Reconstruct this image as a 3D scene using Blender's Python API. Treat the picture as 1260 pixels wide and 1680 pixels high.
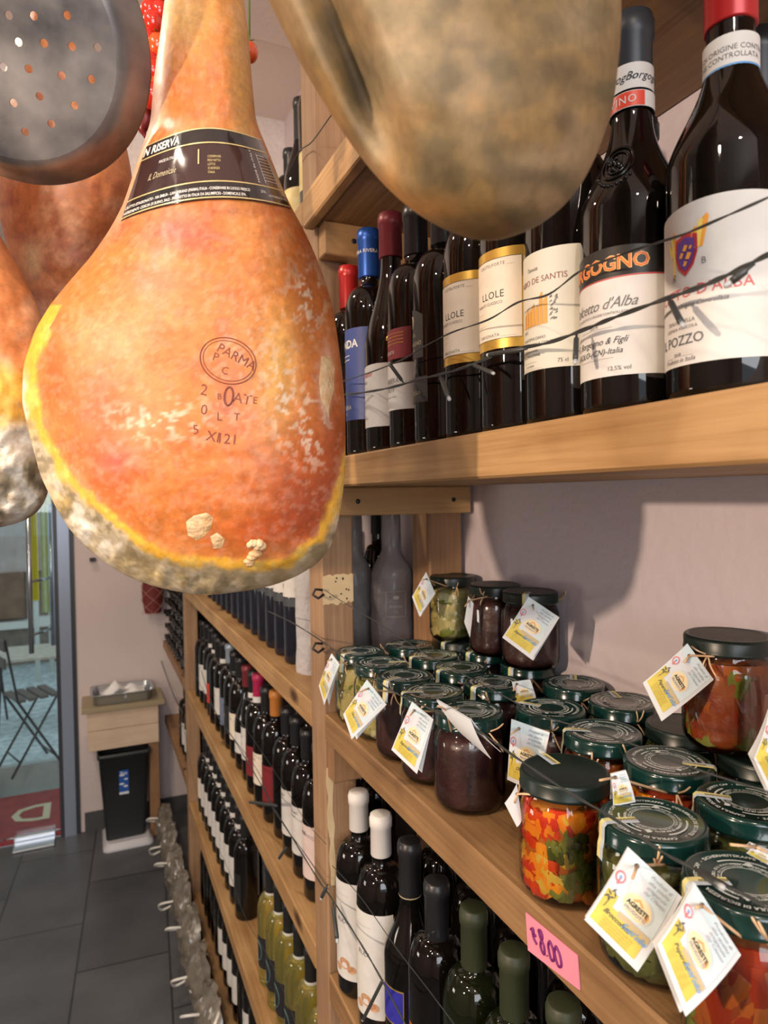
import bpy, math, random
import numpy as np
from mathutils import Vector, Matrix, noise
from mathutils.bvhtree import BVHTree
random.seed(7); np.random.seed(7)
PI = math.pi
for o in list(bpy.data.objects): bpy.data.objects.remove(o)
SC = bpy.context.scene
COL = SC.collection

# ------------------------------------------------------------------ camera
F = 1100.0; YAW = math.radians(23.6); PIT = math.radians(-1.4); ROL = .015
_f0 = Vector((math.sin(YAW), math.cos(YAW), 0)); _r0 = Vector((math.cos(YAW), -math.sin(YAW), 0))
FWD = _f0*math.cos(PIT)+Vector((0, 0, math.sin(PIT))); _u0 = _r0.cross(FWD)
UP = _u0*math.cos(ROL)+_r0*math.sin(ROL); RT = _r0*math.cos(ROL)-_u0*math.sin(ROL)
CAM = Vector((0, 0, 1.55))
cd = bpy.data.cameras.new('camera'); co = bpy.data.objects.new('camera', cd); COL.objects.link(co)
cd.sensor_fit = 'VERTICAL'; cd.sensor_height = 36; cd.lens = 36*F/1680; cd.clip_start = .01; cd.clip_end = 100
m = Matrix((RT, UP, -FWD)).transposed().to_4x4(); m.translation = CAM; co.matrix_world = m
cd.dof.use_dof = True; cd.dof.focus_distance = .68; cd.dof.aperture_fstop = 9
SC.camera = co
def ray(x, y): return FWD+RT*((x-630)/F)-UP*((y-840)/F)
def pt(x, y, d): return CAM+ray(x, y)*d
def at(x, y, ax, v):
    d = ray(x, y); return CAM+d*((v-CAM[ax])/d[ax])

# ------------------------------------------------------------------ world and lights
SC.view_settings.view_transform = 'Standard'; SC.view_settings.look = 'None'
SC.view_settings.exposure = -.08; SC.view_settings.gamma = 1
w = bpy.data.worlds.new('world'); SC.world = w; w.use_nodes = True
w.node_tree.nodes['Background'].inputs[0].default_value = (.80, .90, 1, 1)
w.node_tree.nodes['Background'].inputs[1].default_value = 1.0
def area(name, loc, target, size, power, col, size_y=None, shape='DISK'):
    L = bpy.data.lights.new(name, 'AREA'); L.energy = power; L.color = col; L.size = size
    if size_y: L.shape = 'RECTANGLE'; L.size_y = size_y
    else: L.shape = shape
    o = bpy.data.objects.new(name, L); COL.objects.link(o); o.location = loc
    o.rotation_euler = (Vector(target)-Vector(loc)).to_track_quat('-Z', 'Y').to_euler(); return o
WARM = (1, .84, .66)
for i, (x, y, e) in enumerate([(-.35, -.75, 12), (-.85, .35, 11), (-1.15, -.25, 12), (-.55, 1.5, 15), (-.75, 2.4, 13), (-.5, 3.3, 9)]):
    area('ceiling_spotlight', (x, y, 2.74), (x+.2, y+.12, 0), .09, e, WARM)
area('window_daylight', (-.3, -1.85, 1.95), (.2, 1, 1.6), 1.5, 37, (.93, .96, 1), 1.1)
area('side_lamp', (-1.30, .19, 1.745), (.6, .75, 1.42), .05, 24, (1, .76, .56))
area('counter_lamp', (-1.5, 1.7, 1.1), (.5, 1.9, .7), .5, 6, (1, .9, .8), .3)

# ------------------------------------------------------------------ materials
MATS = {}
def mat(name, col=(.5, .5, .5), rough=.5, metal=0, noise_amt=0, scale=20, col2=None, bump=0, bscale=None, spec=.5, coat=0, emit=None, trans=0, sss=0):
    if name in MATS: return MATS[name]
    m = bpy.data.materials.new(name); m.use_nodes = True; nt = m.node_tree; N = nt.nodes; b = N['Principled BSDF']
    b.inputs['Base Color'].default_value = (*col, 1); b.inputs['Roughness'].default_value = rough
    b.inputs['Metallic'].default_value = metal; b.inputs['Specular IOR Level'].default_value = spec
    b.inputs['Coat Weight'].default_value = coat; b.inputs['Coat Roughness'].default_value = .05
    b.inputs['Transmission Weight'].default_value = trans
    if sss:
        b.inputs['Subsurface Weight'].default_value = sss; b.inputs['Subsurface Radius'].default_value = (.02, .008, .004); b.inputs['Subsurface Scale'].default_value = .3
    if emit: b.inputs['Emission Color'].default_value = (*emit[0], 1); b.inputs['Emission Strength'].default_value = emit[1]
    if col2 or bump:
        tc = N.new('ShaderNodeTexCoord'); nz = N.new('ShaderNodeTexNoise'); nz.inputs['Scale'].default_value = scale; nz.inputs['Detail'].default_value = 5
        nt.links.new(tc.outputs['Object'], nz.inputs['Vector'])
        if col2:
            rp = N.new('ShaderNodeValToRGB'); rp.color_ramp.elements[0].position = .35; rp.color_ramp.elements[1].position = .65
            rp.color_ramp.elements[0].color = (*col, 1); rp.color_ramp.elements[1].color = (*col2, 1)
            nt.links.new(nz.outputs['Fac'], rp.inputs[0]); nt.links.new(rp.outputs[0], b.inputs['Base Color'])
        if bump:
            n2 = N.new('ShaderNodeTexNoise'); n2.inputs['Scale'].default_value = bscale or scale; n2.inputs['Detail'].default_value = 6
            nt.links.new(tc.outputs['Object'], n2.inputs['Vector'])
            bp = N.new('ShaderNodeBump'); bp.inputs['Strength'].default_value = bump; bp.inputs['Distance'].default_value = .01
            nt.links.new(n2.outputs['Fac'], bp.inputs['Height']); nt.links.new(bp.outputs[0], b.inputs['Normal'])
    MATS[name] = m; return m
def wood(name, c1, c2, axis=1, knots=True, rough=.55):
    m = bpy.data.materials.new(name); m.use_nodes = True; nt = m.node_tree; N = nt.nodes; b = N['Principled BSDF']; L = nt.links.new
    tc = N.new('ShaderNodeTexCoord'); mp = N.new('ShaderNodeMapping'); s = [26, 26, 26]; s[axis] = 1.6; mp.inputs['Scale'].default_value = s
    L(tc.outputs['Object'], mp.inputs['Vector'])
    nz = N.new('ShaderNodeTexNoise'); nz.inputs['Scale'].default_value = 1.6; nz.inputs['Detail'].default_value = 8; nz.inputs['Distortion'].default_value = .8; L(mp.outputs[0], nz.inputs['Vector'])
    mp2 = N.new('ShaderNodeMapping'); s = [150, 150, 150]; s[axis] = 4; mp2.inputs['Scale'].default_value = s; L(tc.outputs['Object'], mp2.inputs['Vector'])
    n2 = N.new('ShaderNodeTexNoise'); n2.inputs['Scale'].default_value = 1.5; n2.inputs['Detail'].default_value = 4; L(mp2.outputs[0], n2.inputs['Vector'])
    n3 = N.new('ShaderNodeTexNoise'); n3.inputs['Scale'].default_value = 7; n3.inputs['Detail'].default_value = 4; L(tc.outputs['Object'], n3.inputs['Vector'])
    rp = N.new('ShaderNodeValToRGB'); rp.color_ramp.elements[0].position = .33; rp.color_ramp.elements[1].position = .66
    rp.color_ramp.elements[0].color = (*c1, 1); rp.color_ramp.elements[1].color = (*c2, 1)
    mx = N.new('ShaderNodeMix'); mx.data_type = 'FLOAT'; mx.inputs[0].default_value = .45; L(nz.outputs['Fac'], mx.inputs[2]); L(n2.outputs['Fac'], mx.inputs[3])
    mx2 = N.new('ShaderNodeMix'); mx2.data_type = 'FLOAT'; mx2.inputs[0].default_value = .35; L(mx.outputs[0], mx2.inputs[2]); L(n3.outputs['Fac'], mx2.inputs[3])
    L(mx2.outputs[0], rp.inputs[0]); last = rp.outputs[0]
    if knots:
        mp3 = N.new('ShaderNodeMapping'); s = [7, 7, 7]; s[axis] = 3.2; mp3.inputs['Scale'].default_value = s; L(tc.outputs['Object'], mp3.inputs['Vector'])
        vo = N.new('ShaderNodeTexVoronoi'); vo.inputs['Scale'].default_value = 1.0; L(mp3.outputs[0], vo.inputs['Vector'])
        r2 = N.new('ShaderNodeValToRGB'); r2.color_ramp.elements[0].position = .05; r2.color_ramp.elements[1].position = .13
        r2.color_ramp.elements[0].color = (1, 1, 1, 1); r2.color_ramp.elements[1].color = (0, 0, 0, 1); L(vo.outputs['Distance'], r2.inputs[0])
        m3 = N.new('ShaderNodeMix'); m3.data_type = 'RGBA'; L(r2.outputs[0], m3.inputs[0]); L(last, m3.inputs[6]); m3.inputs[7].default_value = (c1[0]*.3, c1[1]*.25, c1[2]*.2, 1); last = m3.outputs[2]
    L(last, b.inputs['Base Color']); b.inputs['Roughness'].default_value = rough
    bp = N.new('ShaderNodeBump'); bp.inputs['Strength'].default_value = .25; bp.inputs['Distance'].default_value = .004; L(mx.outputs[0], bp.inputs['Height']); L(bp.outputs[0], b.inputs['Normal'])
    MATS[name] = m; return m
def thin_glass(name, tint, rough=.02, ior=1.45, boost=1.0):
    m = bpy.data.materials.new(name); m.use_nodes = True; nt = m.node_tree; N = nt.nodes; N.remove(N['Principled BSDF'])
    t = N.new('ShaderNodeBsdfTransparent'); t.inputs[0].default_value = (*tint, 1); g = N.new('ShaderNodeBsdfGlossy'); g.inputs['Roughness'].default_value = rough
    fr = N.new('ShaderNodeFresnel'); fr.inputs[0].default_value = ior; mt = N.new('ShaderNodeMath'); mt.operation = 'MULTIPLY'; mt.inputs[1].default_value = boost
    mx = N.new('ShaderNodeMixShader'); nt.links.new(fr.outputs[0], mt.inputs[0]); nt.links.new(mt.outputs[0], mx.inputs[0]); nt.links.new(t.outputs[0], mx.inputs[1]); nt.links.new(g.outputs[0], mx.inputs[2])
    nt.links.new(mx.outputs[0], N['Material Output'].inputs[0]); MATS[name] = m; return m
W_PINE = wood('pine', (.24, .115, .035), (.55, .335, .145))
W_PINE_Z = wood('pine_upright', (.22, .115, .06), (.46, .29, .16), axis=2)
W_PINE_X = wood('pine_cross', (.34, .18, .065), (.56, .34, .15), axis=0)
W_OLD = wood('worn_pine', (.15, .075, .03), (.38, .215, .09))
W_DARK = wood('stained_pine', (.10, .045, .02), (.23, .12, .055), axis=2, knots=False)
W_BROWN_Z = wood('brown_upright', (.20, .10, .045), (.38, .21, .10), axis=2)
W_PALE = wood('pale_board', (.60, .44, .30), (.78, .62, .46), axis=0)
DARKGLASS = mat('dark_bottle_glass', (.004, .003, .0025), .03, spec=.55)
GREENGLASS = mat('olive_bottle_glass', (.006, .008, .003), .03, spec=.55)
PAPER = mat('white_paper', (.68, .66, .63), .6, col2=(.63, .61, .58), scale=60)
CREAM = mat('cream_paper', (.78, .70, .58), .6, col2=(.72, .64, .53), scale=60)
GOLD = mat('gold_foil', (.85, .55, .12), .28, metal=.7)
INK = mat('dark_ink', (.03, .03, .035), .6)
GREYINK = mat('grey_ink', (.16, .15, .15), .6)
REDINK = mat('red_ink', (.55, .04, .03), .5)
BLACKCAP = mat('black_capsule', (.018, .018, .02), .35)
LIDG = mat('dark_green_lid', (.004, .028, .024), .18, coat=.4)
LIDB = mat('black_green_lid', (.006, .016, .013), .35)
LIDD = mat('dusty_lid_top', (.055, .055, .05), .5, col2=(.02, .028, .026), scale=60)
LIDW = mat('lid_print_white', (.60, .64, .63), .45)
RAFFIA = mat('raffia', (.56, .34, .17), .7, col2=(.74, .52, .32), scale=90)
JARGL = thin_glass('jar_glass', (.97, .98, .96), boost=1.5)
PLASTIC = thin_glass('clear_film', (.93, .93, .92), rough=.12, boost=2.5)
WIRE = mat('dark_wire', (.035, .04, .04), .35)

# ------------------------------------------------------------------ mesh helpers
class MB:
    def __init__(s): s.v = []; s.f = []; s.mi = []; s.mats = []; s.sm = []
    def add(s, v, f, m, smooth=False):
        if m not in s.mats: s.mats.append(m)
        k = s.mats.index(m); n = len(s.v); s.v += [tuple(p) for p in v]
        for q in f: s.f.append([n+i for i in q]); s.mi.append(k); s.sm.append(smooth)
        return s
    def box(s, a, b, m, M=None):
        (x0, y0, z0), (x1, y1, z1) = a, b
        v = [Vector(p) for p in [(x0, y0, z0), (x1, y0, z0), (x1, y1, z0), (x0, y1, z0), (x0, y0, z1), (x1, y0, z1), (x1, y1, z1), (x0, y1, z1)]]
        if M: v = [M @ p for p in v]
        return s.add(v, [(3, 2, 1, 0), (4, 5, 6, 7), (0, 1, 5, 4), (1, 2, 6, 5), (2, 3, 7, 6), (3, 0, 4, 7)], m)
    def bevbox(s, a, b, m, e=.003, M=None):
        x0, y0, z0 = a; x1, y1, z1 = b; v = []; idx = {}
        for ix, X in ((0, (x0, x1)), ):
            pass
        cs = [(sx, sy, sz) for sx in (0, 1) for sy in (0, 1) for sz in (0, 1)]
        for c in cs:
            P = [(x0, x1)[c[0]], (y0, y1)[c[1]], (z0, z1)[c[2]]]; D = [e if c[0] == 0 else -e, e if c[1] == 0 else -e, e if c[2] == 0 else -e]
            for k in range(3):
                q = [P[i]+(D[i] if i != k else 0) for i in range(3)]; idx[(c, k)] = len(v); v.append(M @ Vector(q) if M else Vector(q))
        f = []
        for c in cs: f.append([idx[(c, 0)], idx[(c, 1)], idx[(c, 2)]])
        for k in range(3):
            a1, a2 = [i for i in range(3) if i != k]
            for sgn in (0, 1):
                def cc(p, q): t = [0, 0, 0]; t[k] = sgn; t[a1] = p; t[a2] = q; return tuple(t)
                f.append([idx[(cc(0, 0), k)], idx[(cc(1, 0), k)], idx[(cc(1, 1), k)], idx[(cc(0, 1), k)]])
            for p in (0, 1):
                for q in (0, 1):
                    def c2(t_): t = [0, 0, 0]; t[k] = t_; t[a1] = p; t[a2] = q; return tuple(t)
                    f.append([idx[(c2(0), a1)], idx[(c2(1), a1)], idx[(c2(1), a2)], idx[(c2(0), a2)]])
        return s.add(v, f, m)
    def lathe(s, prof, m, seg=32, M=None, off=None, cap=True):
        v = []; f = []; n = len(prof)
        for i in range(seg):
            a = 2*PI*i/seg; c, sn = math.cos(a), math.sin(a)
            for r, z in prof:
                p = Vector((r*c, r*sn, z)); v.append(M @ p if M else p)
        for i in range(seg):
            j = (i+1) % seg
            for k in range(n-1): f.append((i*n+k, j*n+k, j*n+k+1, i*n+k+1))
        if cap:
            if prof[0][0] > 1e-6: f.append([i*n for i in range(seg)][::-1])
            if prof[-1][0] > 1e-6: f.append([i*n+n-1 for i in range(seg)])
        return s.add(v, f, m, True)
    def tube(s, pts, r, m, seg=8, closed=False):
        pts = [Vector(p) for p in pts]; n = len(pts); v = []; f = []
        up = Vector((0, 0, 1)); prev = None
        rr = r if hasattr(r, '__len__') else [r]*n
        for i, p in enumerate(pts):
            if closed: t = pts[(i+1) % n]-pts[i-1]
            else: t = pts[min(i+1, n-1)]-pts[max(i-1, 0)]
            t = t.normalized() if t.length > 1e-9 else Vector((0, 0, 1))
            if prev is None:
                a = t.cross(up)
                if a.length < .05: a = t.cross(Vector((1, 0, 0)))
            else: a = prev-t*prev.dot(t)
            a = a.normalized() if a.length > 1e-9 else Vector((1, 0, 0)); prev = a; b = t.cross(a)
            for k in range(seg):
                q = 2*PI*k/seg; v.append(p+(a*math.cos(q)+b*math.sin(q))*rr[i])
        for i in range(n if closed else n-1):
            j = (i+1) % n
            for k in range(seg): l = (k+1) % seg; f.append((i*seg+k, i*seg+l, j*seg+l, j*seg+k))
        if not closed: f.append(list(range(seg))[::-1]); f.append([(n-1)*seg+k for k in range(seg)])
        return s.add(v, f, m, True)
    def grid(s, P, m, smooth=True):
        n = len(P); k = len(P[0]); v = [q for row in P for q in row]
        return s.add(v, [(i*k+j, i*k+j+1, (i+1)*k+j+1, (i+1)*k+j) for i in range(n-1) for j in range(k-1)], m, smooth)
    def poly(s, pts, m, fn=None):
        return s.add([fn(x, y) for x, y in pts] if fn else pts, [list(range(len(pts)))], m)
    def text(s, txt, size, m, fn, align='CENTER', x0=0, y0=0, shear=0, bold=0, space=1.0):
        V, Fc = glyphs(txt, align, shear, bold, space)
        return s.add([fn(x0+x*size, y0+y*size) for x, y in V], Fc, m)
    def blob(s, c, r, m, seg=12, M=None):
        c = Vector(c); prof = [(math.sin(PI*k/8), -math.cos(PI*k/8)) for k in range(9)]
        R = r if hasattr(r, '__len__') else (r, r, r); v = []; f = []; n = 9
        for i in range(seg):
            a = 2*PI*i/seg
            for q, z in prof:
                p = Vector((q*math.cos(a)*R[0], q*math.sin(a)*R[1], z*R[2])); v.append(c+(M @ p if M else p))
        for i in range(seg):
            j = (i+1) % seg
            for k in range(n-1): f.append((i*n+k, j*n+k, j*n+k+1, i*n+k+1))
        return s.add(v, f, m, True)
    def build(s, name, parent=None):
        me = bpy.data.meshes.new(name); me.from_pydata([tuple(p) for p in s.v], [], s.f)
        for m_ in s.mats: me.materials.append(m_)
        me.polygons.foreach_set('material_index', s.mi); me.polygons.foreach_set('use_smooth', s.sm); me.update()
        o = bpy.data.objects.new(name, me); COL.objects.link(o)
        if parent: o.parent = parent
        return o
_G = {}
def glyphs(txt, align='CENTER', shear=0, bold=0, space=1.0):
    k = (txt, align, shear, bold, space)
    if k not in _G:
        c = bpy.data.curves.new('t', 'FONT'); c.body = txt; c.size = 1; c.align_x = align; c.shear = shear; c.offset = bold; c.resolution_u = 2; c.space_character = space
        o = bpy.data.objects.new('t', c); me = bpy.data.meshes.new_from_object(o)
        _G[k] = ([(v.co.x, v.co.y) for v in me.vertices], [list(p.vertices) for p in me.polygons])
        bpy.data.objects.remove(o); bpy.data.meshes.remove(me); bpy.data.curves.remove(c)
    return _G[k]
def empty(name, loc=(0, 0, 0), rz=0):
    o = bpy.data.objects.new(name, None); COL.objects.link(o); o.location = loc; o.rotation_euler = (0, 0, rz); o.empty_display_size = .02; return o
def tag(o, label, cat, group=None):
    o['label'] = label; o['category'] = cat
    if group: o['group'] = group
    return o
def struct(o): o['kind'] = 'structure'; return o
def dup(root, loc=None, rz=None, label=None, group=None):
    def cp(o, par):
        c = o.copy(); COL.objects.link(c)
        if par: c.parent = par
        for ch in o.children: cp(ch, c)
        return c
    r = cp(root, None)
    if loc is not None: r.location = loc
    if rz is not None: r.rotation_euler = (0, 0, rz)
    if label: r['label'] = label
    if group: r['group'] = group
    return r
def smooth_path(P, n=6):
    P = [Vector(p) for p in P]; out = []
    for i in range(len(P)-1):
        p0 = P[max(i-1, 0)]; p1 = P[i]; p2 = P[i+1]; p3 = P[min(i+2, len(P)-1)]
        for k in range(n):
            t = k/n; out.append(.5*((2*p1)+(p2-p0)*t+(2*p0-5*p1+4*p2-p3)*t*t+(3*p1-p0-3*p2+p3)*t**3))
    out.append(P[-1]); return out

# ================================================================== THE ROOM
ZF = -.20; YFAR = 3.85; XW = .62; ZC = 2.80
def plaster(name, c1, c2, bump=.5):
    m = bpy.data.materials.new(name); m.use_nodes = True; nt = m.node_tree; N = nt.nodes; b = N['Principled BSDF']; L = nt.links.new
    tc = N.new('ShaderNodeTexCoord'); n1 = N.new('ShaderNodeTexNoise'); n1.inputs['Scale'].default_value = 2.2; n1.inputs['Detail'].default_value = 6; L(tc.outputs['Object'], n1.inputs['Vector'])
    rp = N.new('ShaderNodeValToRGB'); rp.color_ramp.elements[0].position = .35; rp.color_ramp.elements[1].position = .7
    rp.color_ramp.elements[0].color = (*c1, 1); rp.color_ramp.elements[1].color = (*c2, 1); L(n1.outputs['Fac'], rp.inputs[0]); L(rp.outputs[0], b.inputs['Base Color'])
    n2 = N.new('ShaderNodeTexNoise'); n2.inputs['Scale'].default_value = 55; n2.inputs['Detail'].default_value = 5; L(tc.outputs['Object'], n2.inputs['Vector'])
    vo = N.new('ShaderNodeTexNoise'); vo.inputs['Scale'].default_value = 12; vo.inputs['Detail'].default_value = 3; L(tc.outputs['Object'], vo.inputs['Vector'])
    ad = N.new('ShaderNodeMath'); ad.operation = 'ADD'; L(n2.outputs['Fac'], ad.inputs[0]); L(vo.outputs['Fac'], ad.inputs[1])
    bp = N.new('ShaderNodeBump'); bp.inputs['Strength'].default_value = bump; bp.inputs['Distance'].default_value = .004; L(ad.outputs[0], bp.inputs['Height']); L(bp.outputs[0], b.inputs['Normal'])
    b.inputs['Roughness'].default_value = .75; MATS[name] = m; return m
PL_R = plaster('lilac_plaster', (.60, .53, .56), (.69, .60, .62))
PL_F = plaster('pink_plaster', (.64, .55, .53), (.70, .60, .58), .3)
PL_C = plaster('ceiling_paint', (.66, .55, .50), (.72, .61, .56), .3)
PL_S = plaster('whitewashed_stone', (.66, .58, .54), (.82, .76, .72), 1.5)
# floor tiles
FT = bpy.data.materials.new('slate_tiles'); FT.use_nodes = True; nt = FT.node_tree; N = nt.nodes; b = N['Principled BSDF']
tc = N.new('ShaderNodeTexCoord'); mp = N.new('ShaderNodeMapping'); mp.inputs['Rotation'].default_value = (0, 0, math.radians(-86)); mp.inputs['Location'].default_value = (.1, .05, 0)
bk = N.new('ShaderNodeTexBrick'); bk.inputs['Scale'].default_value = 1; bk.inputs['Brick Width'].default_value = .62; bk.inputs['Row Height'].default_value = .33; bk.inputs['Mortar Size'].default_value = .004
bk.inputs['Color1'].default_value = (.075, .078, .088, 1); bk.inputs['Color2'].default_value = (.105, .108, .118, 1); bk.inputs['Mortar'].default_value = (.03, .03, .032, 1)
nz = N.new('ShaderNodeTexNoise'); nz.inputs['Scale'].default_value = 6; nz.inputs['Detail'].default_value = 7
mx = N.new('ShaderNodeMix'); mx.data_type = 'RGBA'; mx.blend_type = 'MULTIPLY'; mx.inputs[0].default_value = .8
rp = N.new('ShaderNodeValToRGB'); rp.color_ramp.elements[0].color = (.45, .45, .45, 1); rp.color_ramp.elements[1].color = (1.5, 1.5, 1.5, 1)
for a, c in ((tc.outputs['Object'], mp.inputs[0]), (mp.outputs[0], bk.inputs[0]), (tc.outputs['Object'], nz.inputs['Vector']), (nz.outputs['Fac'], rp.inputs[0]), (bk.outputs[0], mx.inputs[6]), (rp.outputs[0], mx.inputs[7]), (mx.outputs[2], b.inputs['Base Color'])): nt.links.new(a, c)
b.inputs['Roughness'].default_value = .42
struct(MB().box((-2.3, -2, ZF-.05), (XW+.1, YFAR, ZF), FT).build('floor'))
struct(MB().box((-2.3, -2, ZC), (XW+.1, YFAR+.1, ZC+.06), PL_C).build('ceiling'))
struct(MB().box((XW, -2, ZF), (XW+.1, YFAR+.1, ZC), PL_R).build('wall_right'))
struct(MB().box((-2.4, -2, ZF), (-2.3, YFAR+.1, ZC), plaster('ochre_plaster', (.30, .25, .22), (.36, .30, .26))).build('wall_left'))
mb = MB(); mb.box((-2.3, -2.1, ZF), (-1.2, -2, ZC), PL_F); mb.box((.5, -2.1, ZF), (XW+.1, -2, ZC), PL_F); mb.box((-1.2, -2.1, ZF), (.5, -2, 1.1), PL_F); mb.box((-1.2, -2.1, 2.4), (.5, -2, ZC), PL_F)
struct(mb.build('wall_back'))
# far wall with the door opening
DX = at(133, 1370, 1, YFAR).x-.0; 
mb = MB(); mb.box((DX, YFAR, ZF), (XW+.1, YFAR+.1, ZC), PL_F); mb.box((-2.3, YFAR, ZF), (-1.5, YFAR+.1, ZC), PL_F); mb.box((-1.5, YFAR, 2.1), (DX, YFAR+.1, ZC), PL_F)
struct(mb.build('wall_far'))
mb = MB(); mb.box((-2.3, 2.2, 2.38), (XW, 2.45, ZC), PL_S); struct(mb.build('trim_1'))
mb = MB(); mb.box((-2.3, 1.52, ZC-.025), (XW, 1.80, ZC), PL_C); struct(mb.build('trim_2'))
SLATE = mat('slate_skirting', (.07, .07, .075), .5)
mb = MB(); mb.box((DX+.02, YFAR-.012, ZF), (XW, YFAR, ZF+.10), SLATE); struct(mb.build('baseboard_far'))
# glass door
STEEL = mat('brushed_steel', (.55, .60, .66), .28, metal=.9)
DSTEEL = mat('dark_frame', (.05, .055, .065), .35, metal=.3)
BLUEST = mat('blue_grey_frame', (.30, .36, .46), .3, metal=.5)
door = empty('door_1', (DX, YFAR, ZF)); struct(door)
mb = MB(); mb.box((-.075, -.02, 0), (-.02, .06, 2.3), BLUEST); mb.box((-.095, -.015, 0), (-.075, .05, 2.3), DSTEEL); mb.box((-.02, -.01, 0), (0, .04, 2.3), DSTEEL); mb.build('door_frame', door)
DGL = thin_glass('door_glass', (.88, .95, .94), boost=1.2)
mb = MB(); mb.box((-1.05, .01, .03), (-.10, .02, 2.25), DGL); mb.build('door_glass', door)
mb = MB(); mb.bevbox((-.31, -.10, .001), (-.12, .02, .012), STEEL); mb.bevbox((-.31, 0, .012), (-.12, .03, .035), STEEL); mb.build('floor_hinge', door)
hx = [at(50, 1000, 1, YFAR-.06).x-DX, at(86, 1000, 1, YFAR+.10).x-DX]
z0 = at(50, 1072, 1, YFAR-.06).z-ZF; z1 = at(50, 925, 1, YFAR-.06).z-ZF
for i, (hy, nm) in enumerate(((-.06, 'handle_bar'), (.10, 'handle_bar'))):
    mb = MB(); mb.tube([(hx[i], hy, z0), (hx[i], hy, z1+.3)], .012, STEEL, 12); mb.build(nm, door)
mb = MB()
for zz in (z0+.09, z0+.36): mb.tube([(hx[0], -.06, zz), (hx[1], .10, zz)], .007, STEEL)
mb.build('handle_standoff', door)

# ================================================================== STREET OUTSIDE
PAVE = mat('street_paving', (.30, .33, .34), .8, col2=(.42, .45, .45), scale=3, bump=.5, bscale=30)
GRAV = mat('pale_gravel', (.34, .42, .44), .8, col2=(.62, .70, .70), scale=18)
ZS = -.05
mb = MB(); mb.box((-6, YFAR+.1, ZF-.07), (4, 4.58, ZF-.02), PAVE); mb.box((-6, 4.58, ZF-.07), (4, 12, ZS-.002), PAVE); mb.box((-6, 4.62, ZS-.002), (4, 12, ZS), GRAV); struct(mb.build('ground_street'))
STONEW = mat('brown_stone_facade', (.17, .13, .11), .9, col2=(.30, .24, .20), scale=8, bump=.6, bscale=20)
bl = empty('street_building', (-1.2, 7.4, ZF-.03)); tag(bl, 'brown stone building front across the street behind the glass door', 'building')
mb = MB(); mb.box((-2.5, 0, 0), (3.5, .3, 3.2), STONEW); mb.build('facade', bl)
WHT = mat('white_render', (.72, .72, .68), .8)
BRW = mat('brown_wood_panel', (.14, .08, .05), .6, col2=(.22, .13, .08), scale=10)
c = at(0, 1018, 1, 7.3); d = at(42, 938, 1, 7.3); g = at(42, 1012, 1, 7.3)
mb = MB(); mb.box((c.x-bl.location.x-.4, -.14, g.z-bl.location.z), (g.x-bl.location.x, -.06, d.z-bl.location.z), BRW); mb.build('wood_panel', bl)
mb = MB(); mb.box((c.x-bl.location.x-.4, -.22, g.z-bl.location.z-.09), (at(86, 1000, 1, 7.2).x-bl.location.x, -.02, g.z-bl.location.z-.03), WHT); mb.build('window_ledge', bl)
CURT = mat('grey_curtain', (.40, .34, .32), .8, col2=(.55, .48, .45), scale=6)
mb = MB(); P = []
for i in range(41):
    x = -1.0+i*.04; P.append([(x+c.x-bl.location.x-.4+.9, -.08+.02*math.sin(i*1.3), z) for z in (d.z-bl.location.z, 3.1)])
mb.grid(P, CURT); mb.build('curtain', bl)
YEL = mat('yellow_cloth', (.85, .70, .02), .6); YELG = mat('yellow_green_cloth', (.62, .66, .30), .6, col2=(.72, .72, .45), scale=9)
def cloth(name, px, y, mt, label, fold=.02):
    mb = MB(); P = []; a0 = at(px[0], px[1], 1, y); a1 = at(px[2], px[3], 1, y)
    for i in range(25):
        t = i/24; x = a0.x+(a1.x-a0.x)*t
        P.append([(x, y+fold*math.sin(t*19), a0.z+(a1.z-a0.z)*k/6) for k in range(7)])
    xm = (a0.x+a1.x)/2; mb.tube([(xm, y+.04, ZS), (xm, y+.04, a0.z)], .02, WHT, 8)
    mb.grid(P, mt); mb.grid([[(p[0], p[1]+.006, p[2]) for p in r] for r in P], mt); o = mb.build(name); tag(o, label, 'cloth'); return o
cloth('yellow_umbrella', (48, 800, 64, 985), 6.6, YEL, 'bright yellow folded garden parasol seen through the glass door')
cloth('awning_curtain', (64, 800, 95, 1003), 6.9, YELG, 'pale yellow green hanging curtain beside the yellow parasol outside')
mb = MB(); a0 = at(40, 800, 1, 6.75); a1 = at(100, 1000, 1, 6.75); mb.box((a0.x, 6.72, a1.z-.05), (a0.x+.06, 6.78, 3), WHT); mb.box((a1.x-.05, 6.72, a1.z-.05), (a1.x, 6.78, 3), WHT); mb.box((a0.x, 6.70, a1.z-.12), (a1.x, 6.80, a1.z-.05), WHT)
o = mb.build('window_surround'); o.parent = bl; o.location = -bl.location
# bistro table and folding chair
TT = mat('stone_table_top', (.45, .40, .33), .6, col2=(.60, .55, .47), scale=25)
ct = pt(62, 1072, 4.75)
tb = empty('bistro_table', (ct.x-.05, ct.y+.1, ZS)); tag(tb, 'small outdoor bistro table with pale stone top outside the door', 'table')
H = ct.z-ZS
mb = MB(); mb.bevbox((-.24, -.24, H-.02), (.24, .24, H), TT); mb.build('table_top', tb)
IRON = mat('dark_iron', (.03, .03, .035), .4, metal=.5); SLATW = mat('grey_brown_slat', (.13, .10, .085), .6)
for sx in (-1, 1):
    mb = MB(); mb.tube([(sx*.2, -.18, 0), (sx*.2, .18, H-.02)], .008, IRON); mb.build('leg', tb)
    mb = MB(); mb.tube([(sx*.18, .18, 0), (sx*.18, -.18, H-.02)], .008, IRON); mb.build('leg', tb)
cc = pt(52, 1137, 4.05); Hs = cc.z-ZS
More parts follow.
